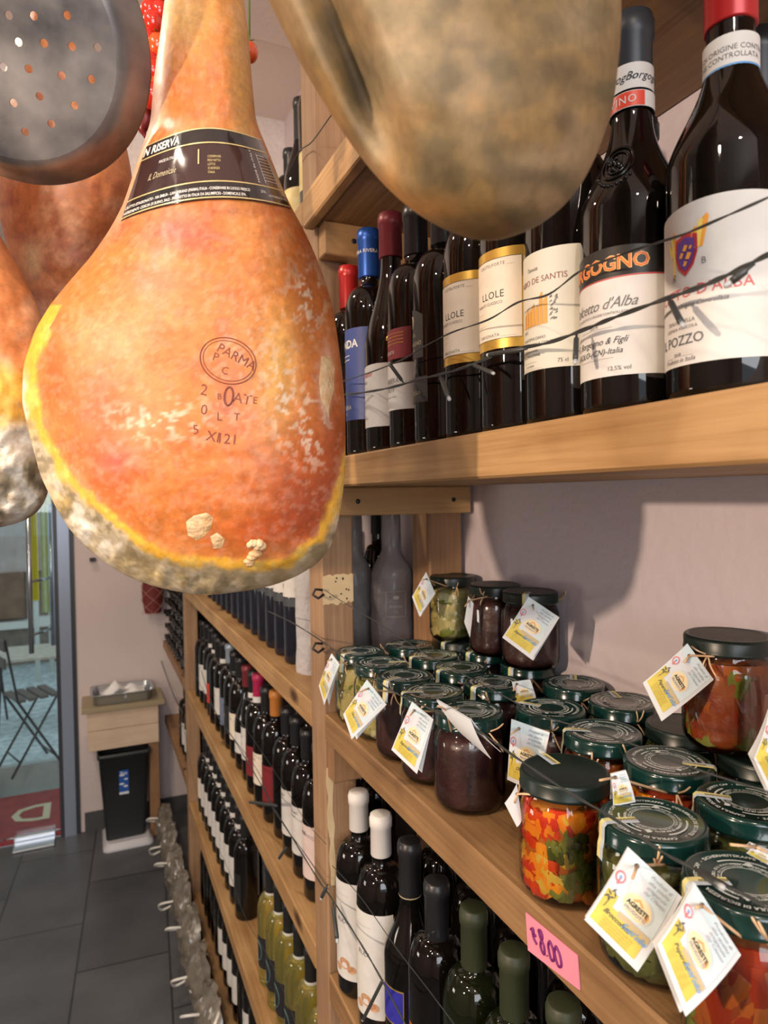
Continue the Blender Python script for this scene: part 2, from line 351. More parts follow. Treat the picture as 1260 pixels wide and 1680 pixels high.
ch = empty('folding_chair', (cc.x, cc.y, ZS), -1.2); ch.scale = (.78, .78, 1); tag(ch, 'slatted grey folding garden chair standing outside the glass door', 'chair')
mb = MB()
for k in range(4): mb.bevbox((-.17, -.15+k*.08, Hs-.012), (.17, -.09+k*.08, Hs+.006), SLATW)
mb.build('seat', ch)
mb = MB()
for k in range(2): mb.bevbox((-.18, -.235, Hs+.20+k*.10), (.18, -.22, Hs+.26+k*.10), SLATW)
mb.build('backrest', ch)
for sx in (-1, 1):
    mb = MB(); mb.tube([(sx*.18, .16, 0), (sx*.18, -.15, Hs), (sx*.18, -.225, Hs+.37)], .009, IRON); mb.build('leg', ch)
    mb = MB(); mb.tube([(sx*.16, -.20, 0), (sx*.16, .14, Hs)], .009, IRON); mb.build('leg', ch)
mb = MB(); mb.tube([(-.18, .11, .07), (.18, .11, .07)], .006, IRON); mb.tube([(-.16, -.14, .08), (.16, -.14, .08)], .006, IRON); mb.build('stretcher', ch)
# red mat
REDM = mat('red_mat', (.42, .045, .04), .85, col2=(.30, .03, .03), scale=14, bump=.6, bscale=400)
MATL = mat('mat_letters', (.62, .52, .34), .85)
a0 = at(-60, 1386, 2, ZF); mt_y0 = YFAR+.05
mt = empty('door_mat', (DX-.10, mt_y0, ZF-.019)); tag(mt, 'red door mat with cream capital letters outside the glass door', 'mat')
mb = MB(); mb.bevbox((-1.2, 0, 0), (.15, .62, .014), REDM); mb.build('mat_pile', mt)
mb = MB(); mb.text('A D O', .30, MATL, lambda x, y: Vector((-x-.10, .42-y, .0148)), align='LEFT', x0=-.34, y0=0, bold=.012); mb.build('mat_lettering', mt)

# ================================================================== SHELVES
XS = .345; ZA = 1.192; ZU = 1.610; ZT = 2.035
def board(name, a, b, m, label, cat='shelf board', e=.0025):
    c = Vector(((a[0]+b[0])/2, (a[1]+b[1])/2, (a[2]+b[2])/2)); h = [abs(b[i]-a[i])/2 for i in range(3)]
    o = MB().bevbox((-h[0], -h[1], -h[2]), (h[0], h[1], h[2]), m, e).build(name); o.location = c; tag(o, label, cat); return o
board('shelf_board', (XS, -.7, ZU-.045), (XW-.001, 1.048, ZU), W_PINE, 'thick pine shelf board under the row of large wine bottles')
board('shelf_board', (XS, -.7, ZA-.045), (XW-.001, 1.048, ZA), W_OLD, 'worn brown pine shelf board that carries the preserve jars')
board('shelf_board', (XS, -.7, ZT-.047), (XW-.001, 1.048, ZT), W_OLD, 'topmost shelf board with dark underside at upper right')
board('shelf_fascia', (XS-.018, -.5, ZT-.050), (XS, 1.06, ZT+.003), W_PINE, 'pale pine strip nailed along the front of the topmost right shelf', 'trim board')
board('shelf_board', (XS, -.7, .755-.045), (XW-.001, 1.048, .755), W_OLD, 'lowest right shelf board beneath the white capped bottles')
for z, lb, mt_ in ((1.19, 'pine shelf board left of the post carrying the grey wrapped bottle', W_PINE), (.757, 'middle left pine shelf board under the dense row of dark bottles', W_PINE), (.29, 'lower left pine shelf board under the white wine bottles', W_PINE), (-.09, 'bottom left pine shelf board just above the floor', W_OLD), (1.61, 'left shelf board hidden behind the large ham', W_PINE), (2.06, 'upper left shelf board carrying black necked bottles near the ceiling', W_PINE)):
    board('shelf_board', (XS, 1.122, z-.045), (XW-.001, 2.85, z), mt_, lb)
for z, lb in ((1.30, 'dark far shelf board at the corner above the bottle pile'), (.775, 'dark far shelf board under the pile of lying bottles'), (.36, 'dark far low shelf board in the corner beside the bench')):
    board('shelf_board', (XS, 2.92, z-.04), (XW-.001, YFAR-.002, z), W_BROWN_Z, lb)
def post(x0, x1, y0, y1, z1, m, label):
    o = MB().bevbox((x0-(x0+x1)/2, y0-(y0+y1)/2, 0), (x1-(x0+x1)/2, y1-(y0+y1)/2, z1-ZF), m, .003).build('shelf_post'); o.location = ((x0+x1)/2, (y0+y1)/2, ZF); tag(o, label, 'post'); return o
pA = post(XS, XS+.056, 1.05, 1.12, ZC, W_PINE_Z, 'front pine shelf post rising to the ceiling between the two bays')
post(.545, .612, 1.05, 1.12, ZC, W_BROWN_Z, 'rear brown shelf post against the wall behind the artichoke jar')
post(XS, XS+.05, 2.852, 2.918, ZC, W_PINE_Z, 'far front shelf post at the end of the left bay')
post(.56, .612, 2.852, 2.918, ZC, W_BROWN_Z, 'far rear shelf post against the wall')
# cleats
def cleat(z0, z1, y0, y1, m, label, screws=True, x0=XS+.004, x1=.612):
    r = empty('shelf_cleat', ((x0+x1)/2, (y0+y1)/2, z0)); tag(r, label, 'cleat'); h = (x1-x0)/2
    MB().bevbox((-h, -(y1-y0)/2, 0), (h, (y1-y0)/2, z1-z0), m, .002).build('batten', r)
    if screws:
        for sx in (-h+.05, h-.035):
            mb = MB(); mb.lathe([(.0045, -.001), (.0035, .001)], IRON, 12, Matrix.Translation((sx, -(y1-y0)/2-.0005, (z1-z0)*.5)) @ Matrix.Rotation(PI/2, 4, 'X')); mb.build('screw', r)
cleat(1.518, 1.5645, 1.018, 1.0485, W_PINE_X, 'pine support batten with two screws under the bottle shelf')
cleat(1.935, 1.9875, 1.018, 1.0485, W_PINE_X, 'pine support batten under the topmost shelf, above the blue capped bottle')
cleat(1.085, 1.1465, 1.018, 1.0485, W_BROWN_Z, 'brown support batten under the jar shelf beside the post', False)
# bare patch on post: pale paint patch with nail holes
PALEP = mat('bare_wood_patch', (.62, .46, .25), .7, col2=(.70, .54, .33), scale=30)
mb = MB(); rnd = random.Random(3)
pts = []
for k in range(13): pts.append((XS+.001+k*.0045, 1.372+rnd.uniform(-.003, .003)))
for k in range(13): pts.append((XS+.055-k*.0045, 1.420+rnd.uniform(-.002, .002)))
mb.poly(pts, PALEP, lambda x, y: Vector((x-pA.location.x, 1.0492-pA.location.y, y-ZF)))
for k in range(9):
    x, z = XS+.008+rnd.random()*.04, 1.375+rnd.random()*.042
    mb.poly([(x+.0016*math.cos(a*PI/4), z+.0016*math.sin(a*PI/4)) for a in range(8)], INK, lambda x, y: Vector((x-pA.location.x, 1.0488-pA.location.y, y-ZF)))
o = mb.build('bare_patch', pA); o['label'] = 'pale bare wood patch with nail holes'
for (x0_, z0_, z1_, dx) in ((.012, .05, .35, .012), (.02, .52, .86, .03), (.004, .9, 1.1, .012)):
    mb = MB(); pts = [(XS+x0_+rnd.uniform(-.003, .003), z0_+(z1_-z0_)*k/8) for k in range(9)]+[(XS+min(x0_+dx, .055)+rnd.uniform(-.004, .0), z1_-(z1_-z0_)*k/8) for k in range(9)]
    mb.poly(pts, PALEP, lambda x, y: Vector((x-pA.location.x, 1.0492-pA.location.y, y-ZF))); mb.build('chipped_patch', pA)
def hook(px, label):
    p = at(px[0], px[1], 0, XS-.001); o = MB().tube([(0, 0, .0), (-.012, 0, .002), (-.018, -.004, -.006), (-.010, -.008, -.012), (0, -.008, -.006)], .0022, IRON, 6).build('wire_hook'); o.location = p; tag(o, label, 'hook')
hook((529, 968), 'dark metal hook screwed in the front post, upper of two'); hook((529, 1056), 'dark metal hook screwed in the front post, lower of two')
# price cards
PINK = mat('pink_card', (.80, .27, .37), .6); PURP = mat('purple_marker', (.16, .01, .13), .6)
q = [at(*p, 0, XS-.0015) for p in ((862, 1497), (947, 1568), (951, 1625), (866, 1559))]
pc = empty('price_card', sum(q, Vector())/4); tag(pc, 'pink price card with handwritten 8.00 on the jar shelf edge', 'price card')
def bil(q, off=Vector((0, 0, 0)), bulge=0):
    n = (q[1]-q[0]).cross(q[3]-q[0]).normalized()
    if n.dot(CAM-q[0]) < 0: n = -n
    def f(s, t): return (q[0]*(1-s)+q[1]*s)*(1-t)+(q[3]*(1-s)+q[2]*s)*t+off+n*(bulge*math.sin(PI*min(max(t, 0), 1)))
    f.n = n; return f
f = bil([p-pc.location for p in q])
MB().box((0, 0, 0), (.001, .001, .001), PINK)
mb = MB(); v = [f(0, 0), f(1, 0), f(1, 1), f(0, 1)]; mb.add(v+[p+Vector((.001, 0, 0)) for p in v], [(0, 1, 2, 3), (7, 6, 5, 4), (0, 4, 5, 1), (1, 5, 6, 2), (2, 6, 7, 3), (3, 7, 4, 0)], PINK); mb.build('card', pc)
mb = MB()
def stroke(P, r=.0011):
    mb.tube(smooth_path([f(s, t)+Vector((-.0006, 0, 0)) for s, t in P], 5), r, PURP, 6)
stroke([(.11, .33), (.16, .26), (.17, .38)]); stroke([(.14, .3), (.16, .5), (.22, .62)]); stroke([(.15, .44), (.21, .40)])
stroke([(.33, .14), (.28, .18), (.31, .36), (.37, .50), (.37, .72), (.32, .70), (.30, .52), (.35, .30), (.33, .14)])
stroke([(.50, .22), (.46, .40), (.50, .72), (.56, .66), (.56, .42), (.50, .22)]); stroke([(.62, .22), (.58, .44), (.63, .74), (.70, .66), (.68, .38), (.62, .22)])
stroke([(.42, .70), (.425, .72)], .0012)
mb.build('handwritten_price', pc)
YC = mat('yellow_card', (.85, .78, .05), .6)
q = [at(*p, 1, 1.02) for p in ((569, 209), (583, 222), (577, 242), (570, 250))]
o = MB().add([p for p in q]+[p+Vector((0, .001, 0)) for p in q], [(0, 1, 2, 3), (7, 6, 5, 4), (0, 4, 5, 1), (1, 5, 6, 2), (2, 6, 7, 3), (3, 7, 4, 0)], YC).build('price_card'); tag(o, 'small yellow price card on the topmost shelf at the post', 'price card')
MBt = MB(); ff = bil(q); MBt.text('5', .9, INK, lambda x, y: ff(.5+x*.6, .62-y*.4)+Vector((0, -.0005, 0))); oo = MBt.build('price_number', o)

# ================================================================== BOTTLES
def prof_bottle(h, R, kind):
    if kind == 'bordeaux':
        hs = h*.62; P = [(0, .006), (R*.55, .004), (R-.006, 0), (R-.0015, .002), (R, .007), (R, hs)]
        for k in range(1, 9):
            t = k/8; a = t*PI/2; P.append((.0145+(R-.0145)*(math.cos(a)**.75), hs+.042*math.sin(a)**1.15))
        P += [(.0138, hs+.055), (.0135, h-.02), (.0135, h-.002), (0, h-.002)]
    elif kind == 'burgundy':
        hs = h*.43; P = [(0, .006), (R*.55, .004), (R-.006, 0), (R-.0015, .002), (R, .007), (R, hs)]
        for k in range(1, 15):
            t = k/14; P.append((.0142+(R-.0142)*(.5+.5*math.cos(PI*t**.92)), hs+(h*.80-hs)*t))
        P += [(.0138, h-.02), (.0138, h-.002), (0, h-.002)]
    elif kind == 'albeisa':
        hs = h*.50; P = [(0, .006), (R*.55, .004), (R-.006, 0), (R-.0015, .002), (R, .007), (R, hs)]
        for k in range(1, 15):
            t = k/14; P.append((.0150+(R-.0150)*(.5+.5*math.cos(PI*t**.85)), hs+(h*.75-hs)*t))
        P += [(.0145, h-.02), (.0145, h-.002), (0, h-.002)]
    return P
def cyl(R, z0=0, phi=0): return lambda x, y: Vector((R*math.cos(phi+x/R), R*math.sin(phi+x/R), z0+y))
def patch(mb, R, a0, a1, z0, z1, m, n=16, top=None):
    P = []
    for i in range(n+1):
        a = a0+(a1-a0)*i/n; P.append([Vector((R*math.cos(a), R*math.sin(a), z0)), Vector((R*math.cos(a), R*math.sin(a), z1+(top(a) if top else 0)))])
    mb.grid(P, m)
def bottle(name, h, R, kind, glass, cap=None, capz=.065, capR=.0158, seg=40):
    r = empty(name)
    MB().lathe(prof_bottle(h, R, kind), glass, seg).build('glass_body', r)
    if cap: capsule(r, h, cap, capz, capR)
    return r
def capsule(r, h, m, capz=.065, cr=.0158, name='capsule'):
    mb = MB(); mb.lathe([(cr-.0006, h-capz), (cr, h-capz+.001), (cr-.0002, h-.020), (cr+.0012, h-.0185), (cr+.0014, h-.006), (cr, h-.0045), (cr, h-.001), (cr-.002, h), (0, h)], m, 28); return mb.build(name, r)
def flat(p, *a): return p
capm = lambda n, c, r=.3, mt=.2: mat(n, c, r, metal=mt)
RED = capm('red_capsule', (.45, .02, .02)); BURG = capm('burgundy_capsule', (.22, .03, .04), .4); BLUE = capm('blue_capsule', (.02, .09, .40), .35, .5)
BLUEL = mat('blue_label', (.035, .06, .22), .5); BURGL = mat('burgundy_label', (.22, .02, .03), .5)
SHELFG = 'large wine bottles on the pine shelf above the jars'
FZ = PI  # label azimuth
def place(r, x, y, z, rz, label, group=None):
    r.location = (x, y, z); r.rotation_euler = (0, 0, rz); tag(r, label, 'bottle', group); return r
BX = .392
# --- right bottle: crest label
r = bottle('wine_bottle', .308, .041, 'albeisa', DARKGLASS, RED, .062, .0165, 64)
mb = MB(); patch(mb, .0172, -PI, PI, .213, .235, PAPER, 32); patch(mb, .01725, -PI, PI, .2125, .2155, mat('pale_blue_line', (.12, .32, .62), .5), 32)
mb.text('DENOMINAZIONE DI ORIGINE CONTROLLATA', .0048, GREYINK, cyl(.0174, .224)); mb.text('DI ORIGINE CONTROLLATA', .0048, GREYINK, cyl(.0174, .219)); o = mb.build('neck_band', r)
mb = MB(); R = .0414; patch(mb, R, -1.32, 1.75, .022, .119, PAPER, 40, lambda a: .006*math.cos((a-.2)*.9)); lab = mb.build('label_paper', r); lab.name = 'front_label'
CREST_R = mat('crest_red', (.50, .04, .05), .5); CREST_B = mat('crest_violet', (.12, .05, .28), .5); CREST_O = mat('crest_orange', (.85, .38, .06), .5); CREST_Y = mat('crest_yellow', (.90, .68, .16), .5)
mb = MB(); c0 = cyl(R+.0003, -.022, -.05); c1 = cyl(R+.0005, -.022, -.05); c2 = cyl(R+.0007, -.022, -.05)
for k, (cx, ln, mm) in enumerate([(-.0095, .012, CREST_Y), (-.0075, .014, CREST_O), (.0075, .016, CREST_Y), (.0098, .018, CREST_O), (.0045, .012, CREST_O), (-.012, .009, CREST_Y)]):
    mb.poly([(cx-.0022, .117), (cx+.0022, .117), (cx*1.45+.0018, .117+ln), (cx*1.45, .119+ln), (cx*1.35-.0012, .117+ln)], mm, c0)
mb.poly([(-.0115, .104), (-.0098, .102), (-.008, .120), (-.0115, .121)], CREST_Y, c0)
sh = [(-.0085, .126), (0, .129), (.0085, .126), (.0088, .115), (.006, .107), (0, .101), (-.006, .107), (-.0088, .115)]
mb.poly(sh, CREST_R, c1); mb.poly([(x*.78, .1155+(y-.1155)*.78) for x, y in sh], CREST_B, c2)
c3 = cyl(R+.0009, -.022, -.05)
for x, y, s in ((0, .119, .0022), (-.003, .115, .002), (.0025, .1135, .0024), (0, .109, .0018), (.004, .1185, .0013)): mb.poly([(x-s, y-s*.6), (x+s*.2, y-s), (x+s, y+s*.5), (x-s*.2, y+s)], CREST_O, c3)
mb.text('R', .007, GREYINK, c0, x0=-.011, y0=.100, shear=.3); mb.text('B', .006, GREYINK, c0, x0=.0125, y0=.106)
lt = mat('label_red_letters', (.62, .10, .10), .5); c0 = cyl(R+.0003, -.0225)
mb.text("DOLCETTO D'ALBA", .0098, lt, c0, x0=-.006, y0=.088, space=1.05); mb.text('Denominazione di Origine Controllata', .0042, GREYINK, c0, x0=-.008, y0=.0815, shear=.4)
mb.text('TENUTE NELLA', .0036, GREYINK, c0, x0=-.008, y0=.072); mb.text('AZIENDA AGRICOLA', .0030, GREYINK, c0, x0=-.008, y0=.068)
mb.text('IL POZZO', .0092, mat('label_slate_letters', (.10, .11, .12), .5), c0, x0=-.010, y0=.058, bold=.01)
mb.text('_____ 2018 _____', .0034, GREYINK, c0, x0=-.010, y0=.051); mb.text('Prodotto in Italia', .0042, GREYINK, c0, x0=-.010, y0=.047, shear=.4)
mb.build('label_print', lab)
place(r, .398, .322, ZU, FZ+.05, 'large dark wine bottle with red capsule and a crested white label, IL POZZO', SHELFG)
# --- Borgogno
r = bottle('wine_bottle', .306, .0395, 'albeisa', DARKGLASS, mat('charcoal_capsule', (.03, .033, .04), .42), .058, .0155, 64)
mb = MB(); patch(mb, .0162, -PI, PI, .2445, .2635, PAPER, 32); mb.text('Borgogno', .0085, INK, cyl(.0165, .251), shear=.4); mb.text('Borgogno', .0085, INK, cyl(.0165, .251, 1.5), shear=.4); mb.text('Borgogno', .0085, INK, cyl(.0165, .251, -1.5), shear=.4); mb.build('neck_label', r)
mb = MB(); patch(mb, .0168, -PI, PI, .2305, .2425, PAPER, 32); vb = mat('vino_band_red', (.68, .06, .03), .4)
patch(mb, .0170, -.6, 1.35, .2310, .2420, vb, 12); mb.text('VINO', .0082, PAPER, cyl(.0173, .2336, .35), space=1.15); mb.text('VINO', .0082, PAPER, cyl(.0173, .2336, 0.35+PI), space=1.15); o = mb.build('vino_band', r)
mb = MB(); 
def rad(z):
    P = prof_bottle(.306, .0395, 'albeisa')
    for (r0, z0), (r1, z1) in zip(P, P[1:]):
        if z0 <= z <= z1 and z1 > z0: return r0+(r1-r0)*(z-z0)/(z1-z0)
    return .0395
def onb(x, z, phi=.0, off=.0008):
    R_ = rad(z)+off; return Vector((R_*math.cos(phi+x/R_), R_*math.sin(phi+x/R_), z))
for rr in (.0125, .0118, .0085): mb.tube([onb(rr*math.cos(a*PI/16), .186+rr*1.1*math.sin(a*PI/16)) for a in range(32)], .0007, DARKGLASS, 6, True)
for k in range(14): mb.blob(onb(random.uniform(-.006, .006), .186+random.uniform(-.007, .007), off=.0002), random.uniform(.0012, .0026), DARKGLASS, 8)
for k in range(10):
    a = 3.6+k*.22; mb.blob(onb(.0155*math.cos(a), .184+.017*math.sin(a), off=.0003), .0014, DARKGLASS, 8)
o = mb.build('embossed_seal', r); o.rotation_euler = (0, 0, .38)
R = .0399; mb = MB(); patch(mb, R, -1.4, 1.4, .026, .099, PAPER, 36); patch(mb, R+.0001, -1.4, 1.4, .0985, .117, mat('black_label_band', (.015, .013, .012), .4), 36, lambda a: .004*math.cos(a)); patch(mb, R+.0003, -1.4, 1.4, .0975, .0983, REDINK, 36)
lab = mb.build('front_label', r); c0 = cyl(R+.0004); mb = MB()
OR = mat('orange_letters', (.80, .18, .04), .45); ORY = mat('orange_letter_edge', (.90, .62, .22), .45)
mb.text('BORGOGNO', .0148, ORY, cyl(R+.00035), y0=.1035, bold=.035, space=.98); mb.text('BORGOGNO', .0148, OR, cyl(R+.0006), y0=.1035, bold=.008, space=.98)
mb.text("Dolcetto d'Alba", .0112, GREYINK, c0, y0=.076, shear=.45, space=.95); mb.text('DENOMINAZIONE DI ORIGINE CONTROLLATA', .0026, GREYINK, c0, y0=.0715)
mb.text('2014', .004, GREYINK, c0, x0=.0, y0=.063); mb.text('________________', .004, GREYINK, c0, y0=.0625)
mb.text('G. Borgogno & Figli', .0068, INK, c0, y0=.050, shear=.45); mb.text('BAROLO-(CN)-Italia', .0062, INK, c0, x0=-.003, y0=.0425, shear=.35); mb.text('_________________', .004, GREYINK, c0, y0=.040)
mb.text('12.5% vol', .0046, GREYINK, c0, x0=.021, y0=.030)
mb.build('label_print', lab)
place(r, BX, .405, ZU, FZ+.03, 'dark wine bottle with black cap, VINO neck band and orange BORGOGNO label', SHELFG)
# --- De Santis
r = bottle('wine_bottle', .315, .0378, 'bordeaux', DARKGLASS, BLACKCAP, seg=64)
R = .0382; mb = MB(); patch(mb, R, -1.25, 1.18, .046, .147, mat('pale_sage_paper', (.70, .68, .58), .6), 36); lab = mb.build('front_label', r); c0 = cyl(R+.0003); mb = MB()
mb.text('Tenuta', .005, GREYINK, c0, x0=.0, y0=.131, shear=.3); mb.text('FABIO DE SANTIS', .0073, mat('brown_letters', (.30, .12, .10), .6), c0, x0=.006, y0=.120)
og = mat('castle_orange', (.72, .36, .08), .5); rnd = random.Random(5)
for k in range(7): x = -.012+k*.0045; hh = [.012, .016, .014, .018, .016, .026, .022][k]; mb.poly([(x-.002, .084), (x+.002, .084), (x+.0019, .084+hh), (x+.0008, .0855+hh), (x-.0019, .084+hh*.9)], og, c0)
for k in range(26):
    y = .086+rnd.random()*.024; x = .019+rnd.random()*.006; mb.poly([(x-.0015, y), (x+.0015, y+.0008), (x+.001, y+.0022)], GREYINK, c0)
mb.text('2015', .0034, INK, c0, x0=-.010, y0=.079); mb.text('MONTEPULCIANO', .0036, GREYINK, c0, x0=.0, y0=.072); mb.text('IMBOTTIGLIATO ALLA CONTINA', .0038, GREYINK, c0, x0=.0, y0=.067)
for k in range(4): mb.text(['prodotto in italia', 'DENOMINAZIONE', '____________', 'red wine'][k], .0032, GREYINK, c0, x0=-.004, y0=.062-k*.0042)
mb.text('75 cl', .0048, GREYINK, c0, x0=.030, y0=.050); mb.build('label_print', lab)
place(r, BX, .483, ZU, FZ, 'dark wine bottle with pale label showing an orange castle, DE SANTIS', SHELFG)
# --- two gold frame labels
for i, (y, lbl) in enumerate(((.558, 'dark bottle with gold bordered cream label, the nearer one beside the castle label'), (.632, 'dark bottle with gold bordered cream label, the farther one beside the plain dark bottle'))):
    r = bottle('wine_bottle', .312, .0378, 'bordeaux', DARKGLASS, BLACKCAP, seg=64); R = .0382
    mb = MB(); patch(mb, R, -1.2, 1.32-.02, .078, .172, GOLD, 36); patch(mb, R+.0002, -1.05, 1.12, .087, .163, CREAM, 36)
    lab = mb.build('front_label', r); c0 = cyl(R+.0004, .026); mb = MB()
    for (a, b_, z0, z1) in ((-1.05, 1.12, .1626, .1631), (-1.05, 1.12, .0869, .0873), (1.112, 1.12, .087, .163)): patch(mb, R+.0004, a, b_, z0, z1, INK, 24)
    mb.text('CASTELFORTE ___', .0042, GREYINK, c0, x0=.016, y0=.130, space=1.2); mb.text('L L O L E', .0098, INK, c0, x0=.012, y0=.100, space=.75); mb.text('CHIANTI CLASSICO', .0042, GREYINK, c0, x0=.006, y0=.094)
    mb.text('2016', .004, CREAM, c0, x0=-.01, y0=.117)
    for k in range(3): mb.text('____________', .003, GREYINK, c0, x0=-.008+k*.002, y0=.088-k*.006)
    mb.text('ORIGINATA ______', .0044, GREYINK, c0, x0=.016, y0=.0635, space=1.15)
    mb.build('label_print', lab); place(r, BX, y, ZU, FZ-.06, lbl, SHELFG)
# --- dark bottle with gold letters
r = bottle('wine_bottle', .30, .038, 'bordeaux', DARKGLASS, BLACKCAP, seg=64); R = .0384
mb = MB(); DKL = mat('charcoal_label', (.03, .027, .025), .5); patch(mb, R, -1.25, .6, .10, .16, DKL, 24, lambda a: -.014*(a+.3)**2); patch(mb, R, -1.25, .75, .048, .078, DKL, 24); lab = mb.build('front_label', r); mb = MB(); c0 = cyl(R+.0003)
GT = mat('dull_gold_letters', (.50, .42, .26), .5)
mb.text('DEL', .0055, GT, c0, x0=.004, y0=.126); mb.text('COMPIGNO', .0068, GT, c0, x0=.002, y0=.115); mb.text('RISERVA', .003, GT, c0, x0=.002, y0=.109); mb.text('VALPOLICELLA', .0062, GT, c0, x0=-.003, y0=.058); mb.tube([c0(.002, .136), c0(.003, .146), c0(.001, .150)], .0012, GT); mb.build('label_print', lab)
place(r, BX, .708, ZU, FZ-.25, 'near black wine bottle with small gold lettering between gold bordered and red labels', SHELFG)
# --- Barbera
r = bottle('wine_bottle', .312, .0378, 'bordeaux', DARKGLASS, BLACKCAP, seg=64); R = .0382
mb = MB(); patch(mb, R, -1.25, 1.02, .112, .150, BURGL, 30); patch(mb, R, -1.25, 1.08, .048, .106, PAPER, 30); lab = mb.build('front_label', r); mb = MB(); c0 = cyl(R+.0003)
for k in range(4): patch(mb, R+.0003, -.7, .75, .131+k*.0042, .1318+k*.0042, GOLD, 16)
mb.lathe([(0, 0), (.0025, .0), (.0018, .004), (0, .007)], GOLD, 8, Matrix.Translation(c0(-.018, .142)))
mb.text('MARCHESATO', .0055, PAPER, c0, x0=-.004, y0=.119); mb.text('BARBERA', .0090, GREYINK, c0, x0=.002, y0=.082); mb.text("D'ASTI", .0090, GREYINK, c0, x0=-.001, y0=.071); mb.text('denominazione di origine', .0032, GREYINK, c0, x0=.0, y0=.064); mb.build('label_print', lab)
place(r, BX, .782, ZU, FZ-.1, 'dark wine bottle with burgundy upper label over a white BARBERA label', SHELFG)
# --- Nero
r = bottle('wine_bottle', .332, .0385, 'burgundy', DARKGLASS, BURG, .062, .0165, 64); R = .0389
mb = MB(); patch(mb, R, -1.25, 1.25, .034, .118, PAPER, 30, lambda a: .0015*math.sin(a*2)); lab = mb.build('front_label', r); mb = MB(); c0 = cyl(R+.0003)
mb.text('Scarlatto', .0105, REDINK, c0, x0=.0, y0=.103, shear=.4); mb.text('NERO', .0056, GREYINK, c0, x0=.0, y0=.094)
for k in range(8): mb.poly([(-.02+k*.005, .062+.002*k), (-.016+k*.005, .060+.002*k), (-.013+k*.005, .064+.002*k), (-.018+k*.005, .067+.0015*k)], mat('sketch_grey', (.45, .43, .41), .6), c0)
mb.text('CANTINA', .004, GREYINK, c0, x0=.0, y0=.045); mb.text('_______________', .0035, GREYINK, c0, x0=.0, y0=.050); mb.build('label_print', lab)
place(r, BX, .8605, ZU, FZ-.15, 'slim shouldered bottle with burgundy capsule and white label with red script', SHELFG)
# --- blue
r = bottle('wine_bottle', .338, .0382, 'bordeaux', DARKGLASS, BLUE, .072, .017, 64); R = .0386
mb = MB(); mb.text('RIVERA RIVERA RIVERA', .0075, PAPER, cyl(.0186, .300)); mb.build('capsule_print', r)
mb = MB(); patch(mb, R, -1.3, 1.25, .052, .186, BLUEL, 30); lab = mb.build('front_label', r); mb = MB(); c0 = cyl(R+.0003)
mb.text('SFONDA', .0165, PAPER, c0, x0=-.002, y0=.158, bold=.02); patch(mb, R+.0003, -.7, .35, .1465, .1475, CREAM, 12); patch(mb, R+.0003, -.7, .35, .1405, .1415, CREAM, 12)
for k in range(9): a = -1.2+k*.3; mb.poly([(-.012, .108), (-.0105, .107), (-.012+.016*math.sin(a), .110+.018*math.cos(a))], GOLD, c0)
mb.poly([(-.016, .082), (-.006, .082), (-.008, .095), (-.011, .101), (-.014, .095)], GOLD, c0)
mb.text('RIVERA', .0095, PAPER, c0, x0=.0, y0=.068, space=1.1); mb.text('IGT', .0045, PAPER, c0, x0=.0, y0=.060); mb.build('label_print', lab)
place(r, BX, .9385, ZU, FZ-.12, 'dark bottle with bright blue capsule and blue label lettered in white', SHELFG)
r = bottle('wine_bottle', .305, .036, 'bordeaux', DARKGLASS, RED, .068, .0155); place(r, .385, 1.008, ZU, FZ, 'dark bottle with shiny red capsule next to the post', SHELFG)
# back row on the upper shelf
r = bottle('wine_bottle', .32, .038, 'bordeaux', DARKGLASS, BLACKCAP, .08, .0165)
mb = MB(); patch(mb, .0172, -PI, PI, .215, .236, PAPER, 24); patch(mb, .0174, -PI, PI, .207, .2145, RED, 24); mb.text('RISERVA RISERVA RISERVA', .006, GREYINK, cyl(.0175, .224)); mb.build('neck_label', r)
place(r, .520, .395, ZU, FZ, 'black capped bottle with white neck label behind the crested bottle at the right edge', SHELFG)
for (x, y) in ((.50, .505), (.50, .60), (.50, .70), (.50, .80), (.50, .9)):
    r2 = bottle('wine_bottle', .30, .038, 'bordeaux', DARKGLASS, BLACKCAP, seg=24); place(r2, x, y, ZU, FZ, 'plain dark bottle in the back row of the upper bottle shelf', SHELFG)

# --- generic prototypes
CAPW = mat('white_capsule', (.74, .70, .66), .5); CAPO = mat('orange_capsule', (.55, .20, .04), .45); CAPS = mat('silver_blue_capsule', (.36, .44, .52), .35, metal=.3); CAPM = mat('magenta_capsule', (.45, .02, .09), .45)
def proto(name, h, R, kind, glass, cap, lab=None, extra=None, collar=None, seg=24):
    r = bottle(name, h, R, kind, glass, cap, .062, .0158, seg)
    if lab:
        z0, z1, m_, w_, txts = lab; mb = MB(); patch(mb, R+.0004, -w_, w_, z0, z1, m_, 14); l = mb.build('front_label', r)
        if txts:
            mb = MB()
            for (t, sz, zz, mm) in txts: mb.text(t, sz, mm, cyl(R+.0008), y0=zz)
            mb.build('label_print', l)
    if collar: mb = MB(); patch(mb, .0166, -PI, PI, h-.076, h-.060, collar, 20); mb.build('white_collar', r)
    if extra: extra(r)
    return r
BLKL = mat('black_label', (.02, .02, .022), .4); DKRED = mat('wine_red_label', (.20, .015, .02), .5); PINKP = mat('pale_pink_paper', (.74, .60, .56), .6)
PR = {}
def pr(key, *a, **k): PR[key] = [proto('wine_bottle', *a, **k), False]
lines = [('MORELLINO', .007, .135, INK), ('DI SCANSANO', .004, .128, INK), ('____________', .004, .11, REDINK), ('____________', .004, .10, REDINK), ('____________', .004, .09, REDINK), ('____________', .004, .08, REDINK)]
pr('white', .305, .0375, 'bordeaux', DARKGLASS, BLACKCAP, (.05, .150, PAPER, 1.2, lines))
